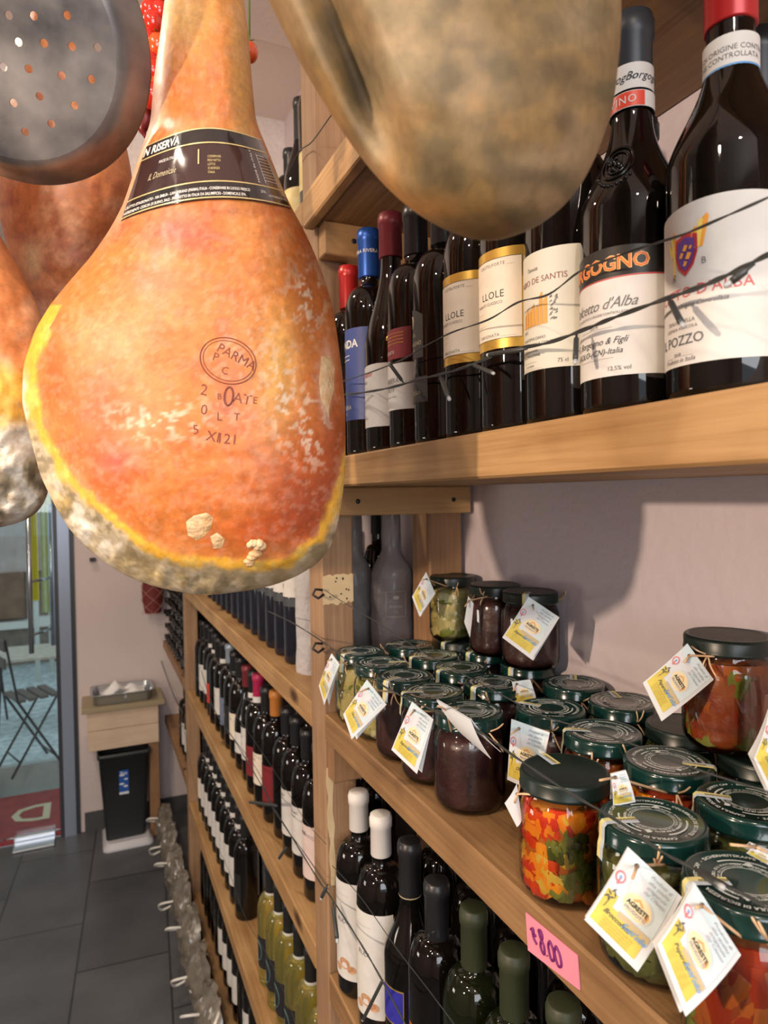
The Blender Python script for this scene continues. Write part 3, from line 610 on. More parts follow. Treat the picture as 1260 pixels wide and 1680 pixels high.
pr('pink', .305, .0375, 'bordeaux', DARKGLASS, BLACKCAP, (.045, .150, PINKP, 1.25, [('VIALE', .011, .13, INK)]+lines[2:]))
pr('cream', .305, .0375, 'bordeaux', DARKGLASS, BLACKCAP, (.06, .14, CREAM, 1.0, [('CANTINA', .007, .12, INK), ('2017', .005, .09, GREYINK)]))
pr('burg', .300, .040, 'burgundy', DARKGLASS, BURG, (.05, .11, PAPER, 1.1, [('ROSSO', .009, .08, REDINK)]))
pr('magenta', .318, .0375, 'bordeaux', DARKGLASS, CAPM, (.05, .13, DKRED, 1.1, [('ROSSO', .009, .09, CREAM)]), collar=PAPER)
pr('orange', .318, .0375, 'bordeaux', DARKGLASS, CAPO, (.05, .14, DKRED, 1.0, None))
pr('silver', .312, .0375, 'bordeaux', DARKGLASS, CAPS, (.05, .14, mat('blue_grey_label', (.16, .19, .28), .5), 1.0, None))
pr('dark', .305, .0375, 'bordeaux', DARKGLASS, BLACKCAP, (.05, .14, BLKL, 1.1, [('I H', .020, .10, GT), ('RISERVA', .006, .07, GT)]))
pr('collar', .305, .0375, 'bordeaux', DARKGLASS, BLACKCAP, (.06, .15, PAPER, 1.1, [('VINO', .008, .12, INK), ('ROSSO', .006, .10, INK)]), collar=PAPER)
pr('redspot', .30, .0375, 'bordeaux', DARKGLASS, BLACKCAP, (.05, .12, mat('scarlet_label', (.72, .05, .02), .5), .5, None), collar=PAPER)
pr('plain', .30, .0375, 'bordeaux', DARKGLASS, BLACKCAP)
pr('blacktall', .30, .036, 'bordeaux', mat('navy_glass', (.010, .012, .022), .12), BLACKCAP, (.145, .19, PAPER, 1.1, [('IGT', .01, .165, INK)]), extra=lambda r: (lambda mb: (patch(mb, .0366, -1.3, 1.3, .125, .143, mat('charcoal_strip', (.05, .055, .065), .5), 12), mb.build('lower_label', r)))(MB()))
pr('whitecap', .318, .0385, 'bordeaux', DARKGLASS, CAPW, (.03, .185, PAPER, 1.25, [('RUDI', .010, .12, GREYINK), ('____________', .005, .165, GREYINK)]), seg=48)
NUT = mat('walnut_picture', (.42, .20, .10), .6, col2=(.62, .36, .20), scale=120)
mb = MB()
for (x, z, s) in ((.004, .055, .011), (.018, .048, .008), (-.010, .045, .007)): mb.poly([(x+s*math.cos(a*PI/6), z+s*.8*math.sin(a*PI/6)) for a in range(12)], NUT, cyl(.0394))
mb.build('walnut_print', PR['whitecap'][0])
def use(key, x, y, z, label, group, rz=PI, cat='bottle'):
    p = PR[key]
    if not p[1]: p[1] = True; r = p[0]
    else: r = dup(p[0])
    r.location = (x, y, z); r.rotation_euler = (0, 0, rz); tag(r, label, cat, group); return r
ORD = ['first', 'second', 'third', 'fourth', 'fifth', 'sixth', 'seventh', 'eighth', 'ninth', 'tenth', 'eleventh', 'twelfth', 'thirteenth', 'fourteenth', 'fifteenth', 'sixteenth', 'seventeenth', 'eighteenth', 'nineteenth', 'twentieth', 'twenty first']
DESC = {'white': 'dark bottle with white label and red lines', 'pink': 'dark bottle with pale pink label', 'cream': 'dark bottle with cream label', 'burg': 'sloping bottle with burgundy capsule', 'magenta': 'dark bottle with magenta capsule', 'orange': 'dark bottle with orange capsule', 'silver': 'dark bottle with silver blue capsule', 'dark': 'black bottle with gold letters', 'collar': 'dark bottle with white neck collar', 'redspot': 'dark bottle with small scarlet label', 'plain': 'plain dark bottle', 'blacktall': 'navy bottle with white upper label', 'whitecap': 'dark bottle with white capsule and walnut label'}
# middle left shelf (z .757)
G1 = 'wine bottles in the front row of the middle left shelf'
seq = ['pink', 'pink', 'white', 'white', 'plain', 'orange', 'cream', 'magenta', 'collar', 'burg', 'cream', 'dark', 'silver', 'collar', 'plain', 'redspot', 'collar', 'white', 'plain']
for i, k in enumerate(seq):
    use(k, .408+random.uniform(-.004, .004), 1.178+i*.0875, .757, DESC[k]+', '+ORD[i]+' from the post, middle left front row', G1, PI+random.uniform(-.25, .12))
G2 = 'wine bottles in the back row of the middle left shelf'
seq2 = ['plain', 'plain', 'orange', 'plain', 'magenta', 'collar', 'burg', 'plain', 'silver', 'collar', 'plain', 'redspot', 'plain', 'burg', 'plain', 'plain', 'collar', 'plain', 'plain']
for i, k in enumerate(seq2):
    use(k, .505, 1.215+i*.0875, .757, DESC[k]+', '+ORD[i]+' from the post, middle left back row', G2)
# lower left shelf (z .29)
WINE = thin_glass('clear_wine_glass', (.80, .82, .70), rough=.03, boost=1.4)
LIQ = mat('pale_green_wine', (.86, .80, .24), .03, trans=.9)
ww = empty('white_wine_bottle')
MB().lathe(prof_bottle(.305, .0375, 'bordeaux'), LIQ, 32).build('glass_body', ww)
capsule(ww, .305, BLACKCAP, .070); mb = MB(); patch(mb, .0168, -PI, PI, .222, .237, PAPER, 20); mb.build('white_collar', ww)
mb = MB(); patch(mb, .0379, -1.0, 1.0, .05, .13, BLKL, 14); l = mb.build('front_label', ww); mb = MB(); mb.tube([cyl(.0383)(.019*math.cos(a*PI/8), .09+.026*math.sin(a*PI/8)) for a in range(16)], .0006, mat('teal_ring', (.15, .32, .34), .4), 6, True); mb.build('label_ring', l)
G3 = 'white wine bottles on the lower left shelf'
for i in range(7):
    r = ww if i == 0 else dup(ww)
    r.location = (.408, 1.178+i*.0875, .29); r.rotation_euler = (0, 0, PI); tag(r, 'pale white wine bottle, '+ORD[i]+' from the post in the lower left front row', 'bottle', G3)
for i in range(7):
    r = dup(ww, (.505, 1.215+i*.0875, .29), PI, 'pale white wine bottle, '+ORD[i]+' from the post in the lower left back row', 'white wine bottles in the back row'); r['category'] = 'bottle'
G4 = 'dark bottles on the far part of the lower left shelf'
for i in range(10):
    k = 'dark' if i == 0 else ('white' if i % 3 == 2 else 'collar')
    k = 'dark' if i == 0 else 'collar'
    if i == 9: k = 'cream'
    use(k, .405, 2.005+i*.083, .29, DESC[k]+', '+ORD[i]+' beyond the white wine bottles', G4, PI+random.uniform(-.3, .1))
for i in range(9): use('plain' if i % 3 else 'whitecap', .50, 2.04+i*.083, .29, ('plain dark bottle' if i % 3 else 'white capped bottle')+' in the lower left back row, '+ORD[i]+' beyond the white wines', G4)
# bottom left shelf (z -.09)
G5 = 'dark bottles on the bottom left shelf'
for i in range(18):
    k = 'plain' if i in (0, 8, 13, 14, 15, 16, 17) else 'collar'
    use(k, .408, 1.35+i*.083, -.09, DESC[k]+', '+ORD[i]+' along the bottom left shelf', G5, PI+random.uniform(-.3, .1))
# upper left shelf (z 1.19): wrapped bottle and navy bottles
WRAP = mat('grey_wrapping_paper', (.50, .48, .49), .8, bump=.5, bscale=60)
def wrapped(name, loc, h, R, col, label, neck=True, seed=1):
    r = empty(name, loc); tag(r, label, 'bottle'); mb = MB(); P = []
    for j in range(60):
        z = h*j/59; t = z/h
        if neck: rr = R if t < .60 else (R*.46+(R-R*.46)*(.5+.5*math.cos(PI*min((t-.60)/.16, 1))))
        else: rr = R*(1-.07*t)
        row = []
        for i in range(49):
            a = 2*PI*(i % 48)/48; q = rr+.0022*noise.noise(Vector((math.cos(a)*2.2+seed, math.sin(a)*2.2, z*22)))+.0012*noise.noise(Vector((math.cos(a)*6, math.sin(a)*6+seed, z*60)))
            row.append(Vector((q*math.cos(a), q*math.sin(a), z)))
        P.append(row)
    mb.grid(P, col); mb.poly([tuple(p) for p in P[-1][:-1]], col); mb.poly([tuple(p) for p in P[0][:-1]][::-1], col); mb.build('paper_wrap', r); return r
r = wrapped('wrapped_bottle', (.418, 1.325, 1.19), .335, .0385, WRAP, 'bottle wrapped in pale grey paper standing left of the front post', True)
mb = MB(); lg = mat('faint_grey_print', (.33, .32, .33), .7); cc_ = cyl(.0405, 0, PI-.3); mb.text('RUFFI', .009, lg, cc_, y0=.165); mb.text('___________', .006, lg, cc_, y0=.158); mb.build('faint_print', r)
r = proto('wine_bottle', .33, .037, 'bordeaux', DARKGLASS, BLACKCAP, (.03, .24, PAPER, .55, [('VINO', .01, .2, INK)]), seg=32); r.children[2].name = 'front_label'
place(r, .412, 1.200, 1.19, FZ+.2, 'dark bottle with tall white label squeezed between post and grey wrapped bottle')
G6 = 'navy bottles on the upper left shelf below the ham'
yy = [1.415, 1.50, 1.585, 1.67, 1.755, 1.84, 1.93, 2.02, 2.11, 2.2, 2.29, 2.38, 2.47]
for i, y in enumerate(yy): use('blacktall', .414, y, 1.19, 'navy dark bottle, '+ORD[i]+' beyond the grey wrapped bottle on the shelf below the ham', G6, PI+random.uniform(-.15, .1))
# behind the jars: grey paper bottles
WRAPD = mat('brown_grey_wrapping', (.22, .19, .18), .55, bump=.4, bscale=50, coat=.15)
p = at(657, 1000, 0, .51)
r = wrapped('wrapped_bottle', (.523, 1.165, 1.19), .345, .040, WRAPD, 'brown grey paper wrapped bottle with framed label behind the artichoke jar', True, 4)
mb = MB(); gf = mat('frame_line', (.50, .46, .40), .6); ph = math.atan2(-1.165, -.523)+.18; c0 = cyl(.0418, 0, ph); fx, za, zb = .019, .135, .182
mb.tube([c0(-fx, za), c0(0, za), c0(fx, za), c0(fx, (za+zb)/2), c0(fx, zb), c0(0, zb), c0(-fx, zb), c0(-fx, (za+zb)/2)], .0005, gf, 5, True)
mb.text('RUFFINO', .0062, gf, c0, y0=.152); mb.text('I A', .006, gf, c0, y0=.142); mb.poly([(.006*math.cos(a*PI/6), .171+.0035*math.sin(a*PI/6)) for a in range(12)], gf, c0); mb.text('_______', .004, gf, c0, y0=.163); mb.build('framed_print', r)
wrapped('wrapped_bottle', (.480, 1.252, 1.19), .335, .036, WRAPD, 'brown grey wrapped bottle half hidden behind the front post', True, 9)
r = bottle('wine_bottle', .34, .032, 'bordeaux', DARKGLASS, BLACKCAP); place(r, .583, 1.37, 1.19, 0, 'tall black bottle between two grey wrapped bottles behind the jars')
# top left shelf
for i, (x, y, h) in enumerate(((.42, 1.36, .315), (.43, 1.48, .27), (.405, 1.20, .33))):
    k = bottle('wine_bottle', h, .0385, 'bordeaux' if i else 'burgundy', DARKGLASS, BLACKCAP, .09 if i < 2 else .065, .0165)
    mb = MB(); patch(mb, .0389, -1.2, 1.2, .05, .12, mat('straw_yellow_label', (.72, .56, .20), .6, col2=(.80, .68, .40), scale=50), 16); mb.build('front_label', k)
    place(k, x, y, 2.06, FZ, ['black necked bottle standing highest left of the post near the ceiling', 'shorter black bottle beyond the tall black necked bottle', 'dark bottle with yellow label hard against the front post near the ceiling'][i])
# right low bay
G7 = 'white capped bottles below the jar shelf'
use('whitecap', .386, 1.004, .755, 'white capped bottle with walnut label nearest the post below the jars', G7, PI+.35)
use('whitecap', .388, .918, .755, 'white capped bottle with walnut label, second from the post below the jars', G7, PI+.35)
def sqlabel(r, col, txt):
    mb = MB(); patch(mb, .0386, -.95, .1, .075, .125, GOLD, 10); patch(mb, .0388, -.92, .07, .077, .123, col, 10); l = mb.build('front_label', r)
    mb = MB(); mb.text(txt, .010, GT, cyl(.0389, 0, -.2), y0=.052, shear=.3); mb.text('Riserva', .006, GT, cyl(.0389, 0, -.2), y0=.042, shear=.3); mb.build('label_print', l)
r = bottle('wine_bottle', .315, .0382, 'albeisa', DARKGLASS, BLACKCAP, .075); mb = MB(); patch(mb, .0163, -PI, PI, .239, .2405, GT, 16); mb.build('gold_ring', r)
sqlabel(r, mat('cobalt_label', (.03, .03, .35), .5), 'Ferr'); place(r, .396, .835, .755, FZ+.75, 'black bottle with square cobalt blue label below the jar shelf')
r = bottle('wine_bottle', .300, .0382, 'bordeaux', DARKGLASS, BLACKCAP, .075); mb = MB(); patch(mb, .0163, -PI, PI, .224, .2255, GT, 16); mb.build('gold_ring', r)
sqlabel(r, mat('vermilion_label', (.80, .05, .01), .5), 'Ferr'); place(r, .396, .756, .755, FZ+.8, 'black bottle with square red orange label below the jar shelf')
OLCAP = mat('olive_capsule', (.035, .042, .018), .5)
for i, y in enumerate((.674, .592, .51, .428)):
    r = bottle('wine_bottle', .31, .0382, 'bordeaux', GREENGLASS, OLCAP, .07); place(r, .402, y, .755, FZ, 'dark bottle with olive green capsule, '+ORD[i]+' of four in the shadow below the jars', 'olive capped bottles below the jar shelf')
for i in range(5):
    r = bottle('wine_bottle', .30, .0382, 'bordeaux', DARKGLASS, BLACKCAP, .07, seg=20); place(r, .50, .50+i*.11, .755, FZ, 'plain black bottle in the dark back row below the jars', 'back row bottles below the jar shelf')
# far corner bay: pile of lying bottles and a few standing
G8 = 'bottles lying stacked in the far corner bay'
LB = empty('wine_bottle'); MB().lathe(prof_bottle(.22, .036, 'bordeaux'), DARKGLASS, 16, Matrix.Rotation(-PI/2, 4, 'Y')).build('glass_body', LB)
MB().lathe([(0, -.001), (.012, -.001), (.013, .001)], mat('punt_grey', (.10, .11, .13), .3), 12, Matrix.Rotation(-PI/2, 4, 'Y')).build('bottle_punt', LB)
n = 0
for rw in range(7):
    for c_ in range(11 - rw % 2):
        y = 2.975+.04*(rw % 2)+c_*.078; z = .775+.037+rw*.0665
        if n == 0: r = LB
        else: r = dup(LB)
        r.location = (.348+.22+random.uniform(-.006, .006)-.0, y, z); n += 1
        tag(r, 'dark bottle lying in the stacked pile, '+ORD[c_]+' along in the '+ORD[rw]+' layer from below', 'bottle', G8)
for i in range(4): use('white' if i < 3 else 'dark', .40, 3.02+i*.1, .36, DESC['white' if i < 3 else 'dark']+', '+ORD[i]+' on the far corner shelf', 'standing bottles in the far corner bay', PI+.1)
# crumpled wrapping with white loop handles on the floor along the shelf
SHR = mat('crumpled_film', (.10, .088, .07), .25, col2=(.22, .195, .16), scale=14, coat=.4)
def pack(y0, y1, seed, label):
    r = empty('shrink_wrapped_pack', (.290, (y0+y1)/2, ZF)); tag(r, label, 'bottle pack', 'film wrapped packs on the floor'); mb = MB(); P = []
    L_ = (y1-y0)/2
    for i in range(31):
        y = -L_+2*L_*i/30; row = []
        e = math.sin(PI*min(max(i/30, .0), 1))**.25
        for j in range(22):
            t = j/21; a = PI*t; x = .045-.075*math.sin(a)*e*.9; z = (.20*(1-math.cos(a))/2)*e
            d = .022*noise.noise(Vector((y*22+seed, t*6, seed)))+.010*noise.noise(Vector((y*60, t*16, seed)))
            row.append(Vector((x-abs(d)*1.0-.0, y+d*.4, max(z+d, .001))))
        P.append(row)
    mb.grid(P, SHR, False); mb.build('film_wrap', r)
    mb = MB(); q = [(-.02, -.03, .12), (-.065, -.02, .115), (-.075, .01, .09), (-.06, .03, .06), (-.02, .03, .07)]
    if seed % 2: q = [(-.02, -.04, .16), (-.06, -.035, .165), (-.07, .0, .14), (-.03, .02, .12)]
    mb.tube(smooth_path(q, 5), .0045, mat('white_strap', (.75, .73, .68), .5), 6); mb.build('carry_handle', r)
    return r
ys = [2.02, 2.26, 2.48, 2.72, 2.96, 3.2, 3.42, 3.64]
for i in range(7): pack(ys[i], ys[i+1]-.01, i+3, 'film wrapped pack with white loop handle, '+ORD[i]+' from the near end along the shelf foot')

# ================================================================== BENCH, TRAY, BIN at the far wall
YB = 3.62
p0 = at(143, 1172, 1, YB); p1 = at(253, 1160, 1, YB); p2 = at(145, 1232, 1, YB)
bx0, bx1 = p0.x, p1.x+.02; zt = at(190, 1163, 1, YB).z; zb = at(190, 1228, 1, YB).z
bt = empty('serving_box', ((bx0+bx1)/2, (YB+YFAR)/2, zb)); tag(bt, 'small pale wooden wall box with shelf top beside the glass door', 'bench')
hw = (bx1-bx0)/2; hd = (YFAR-YB)/2
for k in range(2): o = MB().bevbox((-hw, -hd, k*(zt-zb)/2+.001), (hw, -hd+.018, (k+1)*(zt-zb)/2-.001), W_PALE, .002).build('front_board', bt)
MB().bevbox((-hw, -hd+.018, 0), (-hw+.018, hd-.002, zt-zb), W_PALE, .001).build('side_board', bt)
TOPM = mat('grey_olive_board', (.36, .29, .18), .55); MB().bevbox((-hw-.025, -hd-.03, zt-zb), (hw+.03, hd-.002, zt-zb+.022), TOPM, .002).build('bench_top', bt)
MB().bevbox((hw-.05, -hd+.02, ZF-zb+.001), (hw, -hd+.075, 0), W_BROWN_Z, .002).build('leg', bt)
ztp = zt+.022
ty0, ty1 = YB-.01, YFAR-.03; ta = at(152, 1138, 1, YB).x; tb_ = at(250, 1138, 1, YB).x
tr = empty('steel_tray', ((ta+tb_)/2, (ty0+ty1)/2, ztp+.001)); tag(tr, 'stainless steel tray holding folded white napkins on the wall box', 'tray')
def rrect(hx_, hy_, r_, z, n=5):
    out = []
    for (sx, sy, a0) in ((1, 1, 0), (-1, 1, PI/2), (-1, -1, PI), (1, -1, 1.5*PI)):
        for k in range(n+1): a = a0+PI/2*k/n; out.append(Vector((sx*(hx_-r_)+r_*math.cos(a), sy*(hy_-r_)+r_*math.sin(a), z)))
    out.append(out[0].copy()); return out
tw = (tb_-ta)/2+.012; th = (ty1-ty0)/2
mb = MB(); mb.grid([rrect(tw-.03, th-.02, .02, .0), rrect(tw-.018, th-.012, .03, .006), rrect(tw-.012, th-.008, .03, .05), rrect(tw, th, .03, .054), rrect(tw, th, .03, .0555), rrect(tw-.011, th-.007, .03, .053), rrect(tw-.020, th-.014, .03, .008), rrect(tw-.03, th-.02, .02, .002)], STEEL); mb.poly([tuple(p) for p in rrect(tw-.03, th-.02, .02, .002)[:-1]], STEEL); mb.build('tray_body', tr)
NAP = mat('white_napkin', (.86, .85, .84), .8)
for i, (dx, dy, a) in enumerate(((-.035, -.0, .5), (.045, .035, -.2), (.055, -.045, .3))):
    mb = MB(); P = []
    for u_ in range(9):
        row = []
        for v_ in range(9):
            s_, t_ = u_/8-.5, v_/8-.5; row.append(Vector((s_*.12, t_*.075, .02+.075*(1-abs(s_)*1.6)*(.55 if i else 1)*(1-abs(t_))+.006*noise.noise(Vector((s_*6, t_*6, i*5.))))))
        P.append(row)
    mb.grid(P, NAP); mb.grid([[p-Vector((0, 0, .004)) for p in r_] for r_ in P], NAP); o = mb.build('folded_napkin'); o.location = (tr.location.x+dx, tr.location.y+dy, ztp+.008); o.rotation_euler = (0, 0, a)
    tag(o, ['folded white napkin standing peaked at the left of the tray', 'folded white napkin lying in the middle of the tray', 'folded white napkin lying at the right of the tray'][i], 'napkin', 'napkins in the steel tray')
YBIN = 3.60
b0 = at(160, 1225, 1, YBIN).x; b1 = at(246, 1225, 1, YBIN).x; zb1 = zb-.02
bn = empty('waste_bin', ((b0+b1)/2, YBIN+.10, ZF+.035)); tag(bn, 'tall dark grey waste bin with blue sticker under the wall box', 'bin')
BINM = mat('charcoal_plastic', (.025, .03, .033), .45); hb = (b1-b0)/2; H = zb1-ZF-.035
mb = MB(); mb.grid([rrect(hb*.76, .085, .02, .0), rrect(hb*.98, .105, .02, H-.02), rrect(hb+.004, .11, .02, H-.02), rrect(hb+.004, .11, .02, H), rrect(hb-.006, .10, .02, H), rrect(hb*.74, .08, .02, .01)], BINM); mb.poly([tuple(p) for p in rrect(hb*.76, .085, .02, 0)[:-1]][::-1], BINM); mb.poly([tuple(p) for p in rrect(hb*.9, .095, .02, H-.06)[:-1]], BINM); mb.build('bin_body', bn)
mb = MB(); SB = mat('blue_sticker', (.02, .10, .42), .4); SW = mat('sticker_white', (.80, .84, .88), .5)
def stk(x, z): t = z/H; return Vector((x, -(.085+(.105-.085)*t)-.0015, z))
sx0, sz0, sz1, sw_ = -.005, H*.52, H*.80, .045
mb.poly([(sx0-sw_/2, sz0), (sx0+sw_/2, sz0), (sx0+sw_/2, sz1), (sx0-sw_/2, sz1)], SB, stk)
stk2 = lambda x, z: stk(x, z)+Vector((0, -.0006, 0))
mb.text('Eco', .022, SW, stk2, x0=sx0, y0=sz1-.022, bold=.02); mb.poly([(sx0-sw_/2, sz0), (sx0+sw_/2, sz0), (sx0+sw_/2, sz0+.012), (sx0-sw_/2, sz0+.012)], SW, stk2)
for (x, z, a, s_) in ((-.008, .11, .012, .005), (.010, .085, .010, .004), (-.010, .06, .012, .005), (.008, .045, .011, .005)): mb.poly([(sx0+x+a*math.cos(k*PI/6), sz0+z*.9+s_*math.sin(k*PI/6)) for k in range(12)], SW, stk2)
mb.build('sticker', bn)
bs = empty('bin_base', ((b0+b1)/2+.01, YBIN+.09, ZF+.0005)); 
MB().grid([rrect(.12, .13, .03, 0), rrect(.12, .13, .03, .012), rrect(.10, .11, .03, .033)], mat('white_plastic', (.62, .62, .66), .4)).poly([tuple(p) for p in rrect(.10, .11, .03, .033)[:-1]], MATS['white_plastic']).build('base_plate', bs)
tag(bs, 'white plastic base plate on the floor under the dark waste bin', 'base')
# red net bag
q0 = at(236, 935, 1, 3.7); q1 = at(262, 1008, 1, 3.7)
nb = empty('net_bag', ((q0.x+q1.x)/2+.01, 3.78, q1.z)); tag(nb, 'dark red net bag hanging on the far wall by the shelf corner', 'bag')
mb = MB(); hgt = q0.z-q1.z+.12; mb.grid([[Vector((.055*math.cos(a*PI/8)*(.75+.25*math.sin(k*.9)), .04*math.sin(a*PI/8), hgt*k/6)) for a in range(17)] for k in range(7)], mat('dark_red_fabric', (.16, .02, .02), .7)); mb.build('bag_body', nb)
mb = MB()
for s_ in (-1, 1):
    for k in range(5):
        mb.tube([Vector((.058*math.cos(a*PI/8), .043*math.sin(a*PI/8), min(max(hgt*(k/5)+s_*(a-12)*.02, 0), hgt))) for a in range(8, 17)], .0012, mat('net_cord', (.55, .30, .22), .7), 4)
mb.build('net_cords', nb)
o = MB().bevbox((-.015, -.01, -.01), (.015, .01, .01), BLACKCAP, .003).build('wall_socket'); o.location = at(152, 918, 1, YFAR-.012); tag(o, 'small black cable clip on the far wall above the tray', 'clip')

# ================================================================== HAMS
def pigment_mat(name, rough=.46, sss=.15, coat=.08, bump=.22):
    m = bpy.data.materials.new(name); m.use_nodes = True; nt = m.node_tree; N = nt.nodes; b = N['Principled BSDF']; L = nt.links.new
    at_ = N.new('ShaderNodeAttribute'); at_.attribute_name = 'pigment'; tc = N.new('ShaderNodeTexCoord')
    n1 = N.new('ShaderNodeTexNoise'); n1.inputs['Scale'].default_value = 130; n1.inputs['Detail'].default_value = 6; n1.inputs['Roughness'].default_value = .7; L(tc.outputs['Object'], n1.inputs['Vector'])
    rp = N.new('ShaderNodeValToRGB'); rp.color_ramp.elements[0].position = .3; rp.color_ramp.elements[1].position = .75; rp.color_ramp.elements[0].color = (.74, .72, .70, 1); rp.color_ramp.elements[1].color = (1.25, 1.22, 1.2, 1); L(n1.outputs['Fac'], rp.inputs[0])
    mx = N.new('ShaderNodeMix'); mx.data_type = 'RGBA'; mx.blend_type = 'MULTIPLY'; mx.inputs[0].default_value = 1; L(at_.outputs['Color'], mx.inputs[6]); L(rp.outputs[0], mx.inputs[7])
    L(mx.outputs[2], b.inputs['Base Color'])
    mr = N.new('ShaderNodeMapRange'); mr.inputs[3].default_value = rough-.12; mr.inputs[4].default_value = rough+.25; L(n1.outputs['Fac'], mr.inputs[0]); L(mr.outputs[0], b.inputs['Roughness'])
    n2 = N.new('ShaderNodeTexNoise'); n2.inputs['Scale'].default_value = 45; n2.inputs['Detail'].default_value = 8; L(tc.outputs['Object'], n2.inputs['Vector'])
    bp = N.new('ShaderNodeBump'); bp.inputs['Strength'].default_value = bump; bp.inputs['Distance'].default_value = .003; L(n2.outputs['Fac'], bp.inputs['Height']); L(bp.outputs[0], b.inputs['Normal'])
    b.inputs['Coat Weight'].default_value = coat; b.inputs['Coat Roughness'].default_value = .25
    b.inputs['Subsurface Weight'].default_value = sss; b.inputs['Subsurface Radius'].default_value = (.01, .004, .002); b.inputs['Subsurface Scale'].default_value = .4
    MATS[name] = m; return m
HAMM = pigment_mat('cured_ham'); HAMM2 = pigment_mat('aged_ham', .6, .05, .03, .12)
def sstep(a, b, x):
    t = np.clip((x-a)/(b-a), 0, 1); return t*t*(3-2*t)
def fbm(X, Y, sc, seed=0, oct_=4):
    out = np.empty(X.shape); fl = out.ravel()
    for i, (x, y) in enumerate(zip(X.ravel(), Y.ravel())): fl[i] = noise.fractal(Vector((x/sc+seed*7.3, y/sc, seed*3.1)), 1.0, 2.0, oct_)
    return out
def smooth1(a, k):
    ker = np.hanning(k*2+3)[1:-1]; ker /= ker.sum(); p = np.pad(a, k, mode='edge'); return np.convolve(p, ker, 'valid')
def seg_dist(X, Y, poly, closed=False):
    d = np.full(X.shape, 1e9)
    pr_ = poly+[poly[0]] if closed else poly
    for (x0, y0), (x1, y1) in zip(pr_, pr_[1:]):
        vx, vy = x1-x0, y1-y0; t = np.clip(((X-x0)*vx+(Y-y0)*vy)/(vx*vx+vy*vy), 0, 1); d = np.minimum(d, np.hypot(X-x0-t*vx, Y-y0-t*vy))
    return d
def inside(X, Y, poly):
    r = np.zeros(X.shape, bool)
    for (x0, y0), (x1, y1) in zip(poly, poly[1:]+[poly[0]]):
        if y0 == y1: continue
        c = ((y0 > Y) != (y1 > Y)) & (X < (x1-x0)*(Y-y0)/(y1-y0)+x0); r ^= c
    return r
class Ham:
    """rows: (height, left, right, half thickness) of the body's outline, D its distance"""
    def __init__(s, rows, D, nv, nu, expo=.85, dispfn=None, colfn=None, base=None, nsm=4):
        rows = sorted(rows); y = np.array([r[0] for r in rows], float)
        t = np.linspace(0, 1, nv); yy = y[0]+(y[-1]-y[0])*(1-(1-t)**1.35)
        s.yy = yy; s.L = smooth1(np.interp(yy, y, [r[1] for r in rows]), nsm); s.R = smooth1(np.interp(yy, y, [r[2] for r in rows]), nsm); s.B = smooth1(np.interp(yy, y, [r[3] for r in rows]), nsm)
        s.L[-1] = s.R[-1] = (rows[-1][1]+rows[-1][2])/2; s.B[-1] = .0005
        s.D = D; s.expo = expo
        th = np.linspace(0, 2*PI, nu, endpoint=False); c = np.cos(th); sn = np.sin(th)
        cx = np.sign(c)*np.abs(c)**expo; sy = np.sign(sn)*np.abs(sn)**.95
        PX = (s.L+s.R)[:, None]/2+((s.R-s.L)/2)[:, None]*cx[None, :]; PY = np.repeat(yy[:, None], nu, 1)
        DP = D-s.B[:, None]*sy[None, :]
        front = np.repeat(sn[None, :], nv, 0)
        if dispfn is not None: DP = DP-dispfn(PX, PY, front)
        s.PX, s.PY, s.DP, s.front = PX, PY, DP, front; s.nv, s.nu = nv, nu
        s.col = colfn(PX, PY, front)
    def build(s, name, m, parent, origin):
        v = []; R = RT; O = Vector(origin)
        for i in range(s.nv):
            for j in range(s.nu): v.append(pt(s.PX[i, j], s.PY[i, j], s.DP[i, j])-O)
        f = []
        for i in range(s.nv-1):
            for j in range(s.nu): k = (j+1) % s.nu; f.append((i*s.nu+j, i*s.nu+k, (i+1)*s.nu+k, (i+1)*s.nu+j))
        f.append([j for j in range(s.nu)][::-1]); f.append([(s.nv-1)*s.nu+j for j in range(s.nu)])
        mb = MB().add(v, f, m, True); o = mb.build(name, parent)
        a = o.data.color_attributes.new('pigment', 'FLOAT_COLOR', 'POINT'); c = np.ones((s.nv*s.nu, 4), np.float32); c[:, :3] = np.clip(s.col.reshape(-1, 3), 0, 1)
        a.data.foreach_set('color', c.ravel()); o.data.update()
        s.bvh = BVHTree.FromPolygons([p+O for p in v], f); return o
    def hit(s, px, py, off=.0006):
        d = ray(px, py); h = s.bvh.ray_cast(CAM, d)
        if h[0] is None: return pt(px, py, s.D)
        return h[0]-d.normalized()*off
def lerp(a, b, t): return a*(1-t[..., None])+np.array(b)*t[..., None]
RIM = [(250, 150), (190, 350), (128, 450), (78, 545), (58, 600), (60, 650), (76, 715), (112, 775), (165, 832), (225, 885), (300, 912), (400, 925), (470, 915), (522, 880), (552, 820), (575, 740), (600, 500), (560, 300), (470, 150), (420, -400), (250, -400)]
def main_sd(X, Y):
    d = seg_dist(X, Y, RIM[3:17]); return np.where(inside(X, Y, RIM), d, -d)
def main_disp(X, Y, fr):
    sd = main_sd(X, Y); n = fbm(X, Y, 60, 1); n2 = fbm(X, Y, 22, 2)
    ridge = .004*np.exp(-((sd+8)/16)**2)*(fr > 0)
    below = sstep(-12, -40, sd)*(Y > 560)
    return ridge+.0016*n*(fr > -.2)+(.0050*n2)*below-.006*below*(fr > 0)
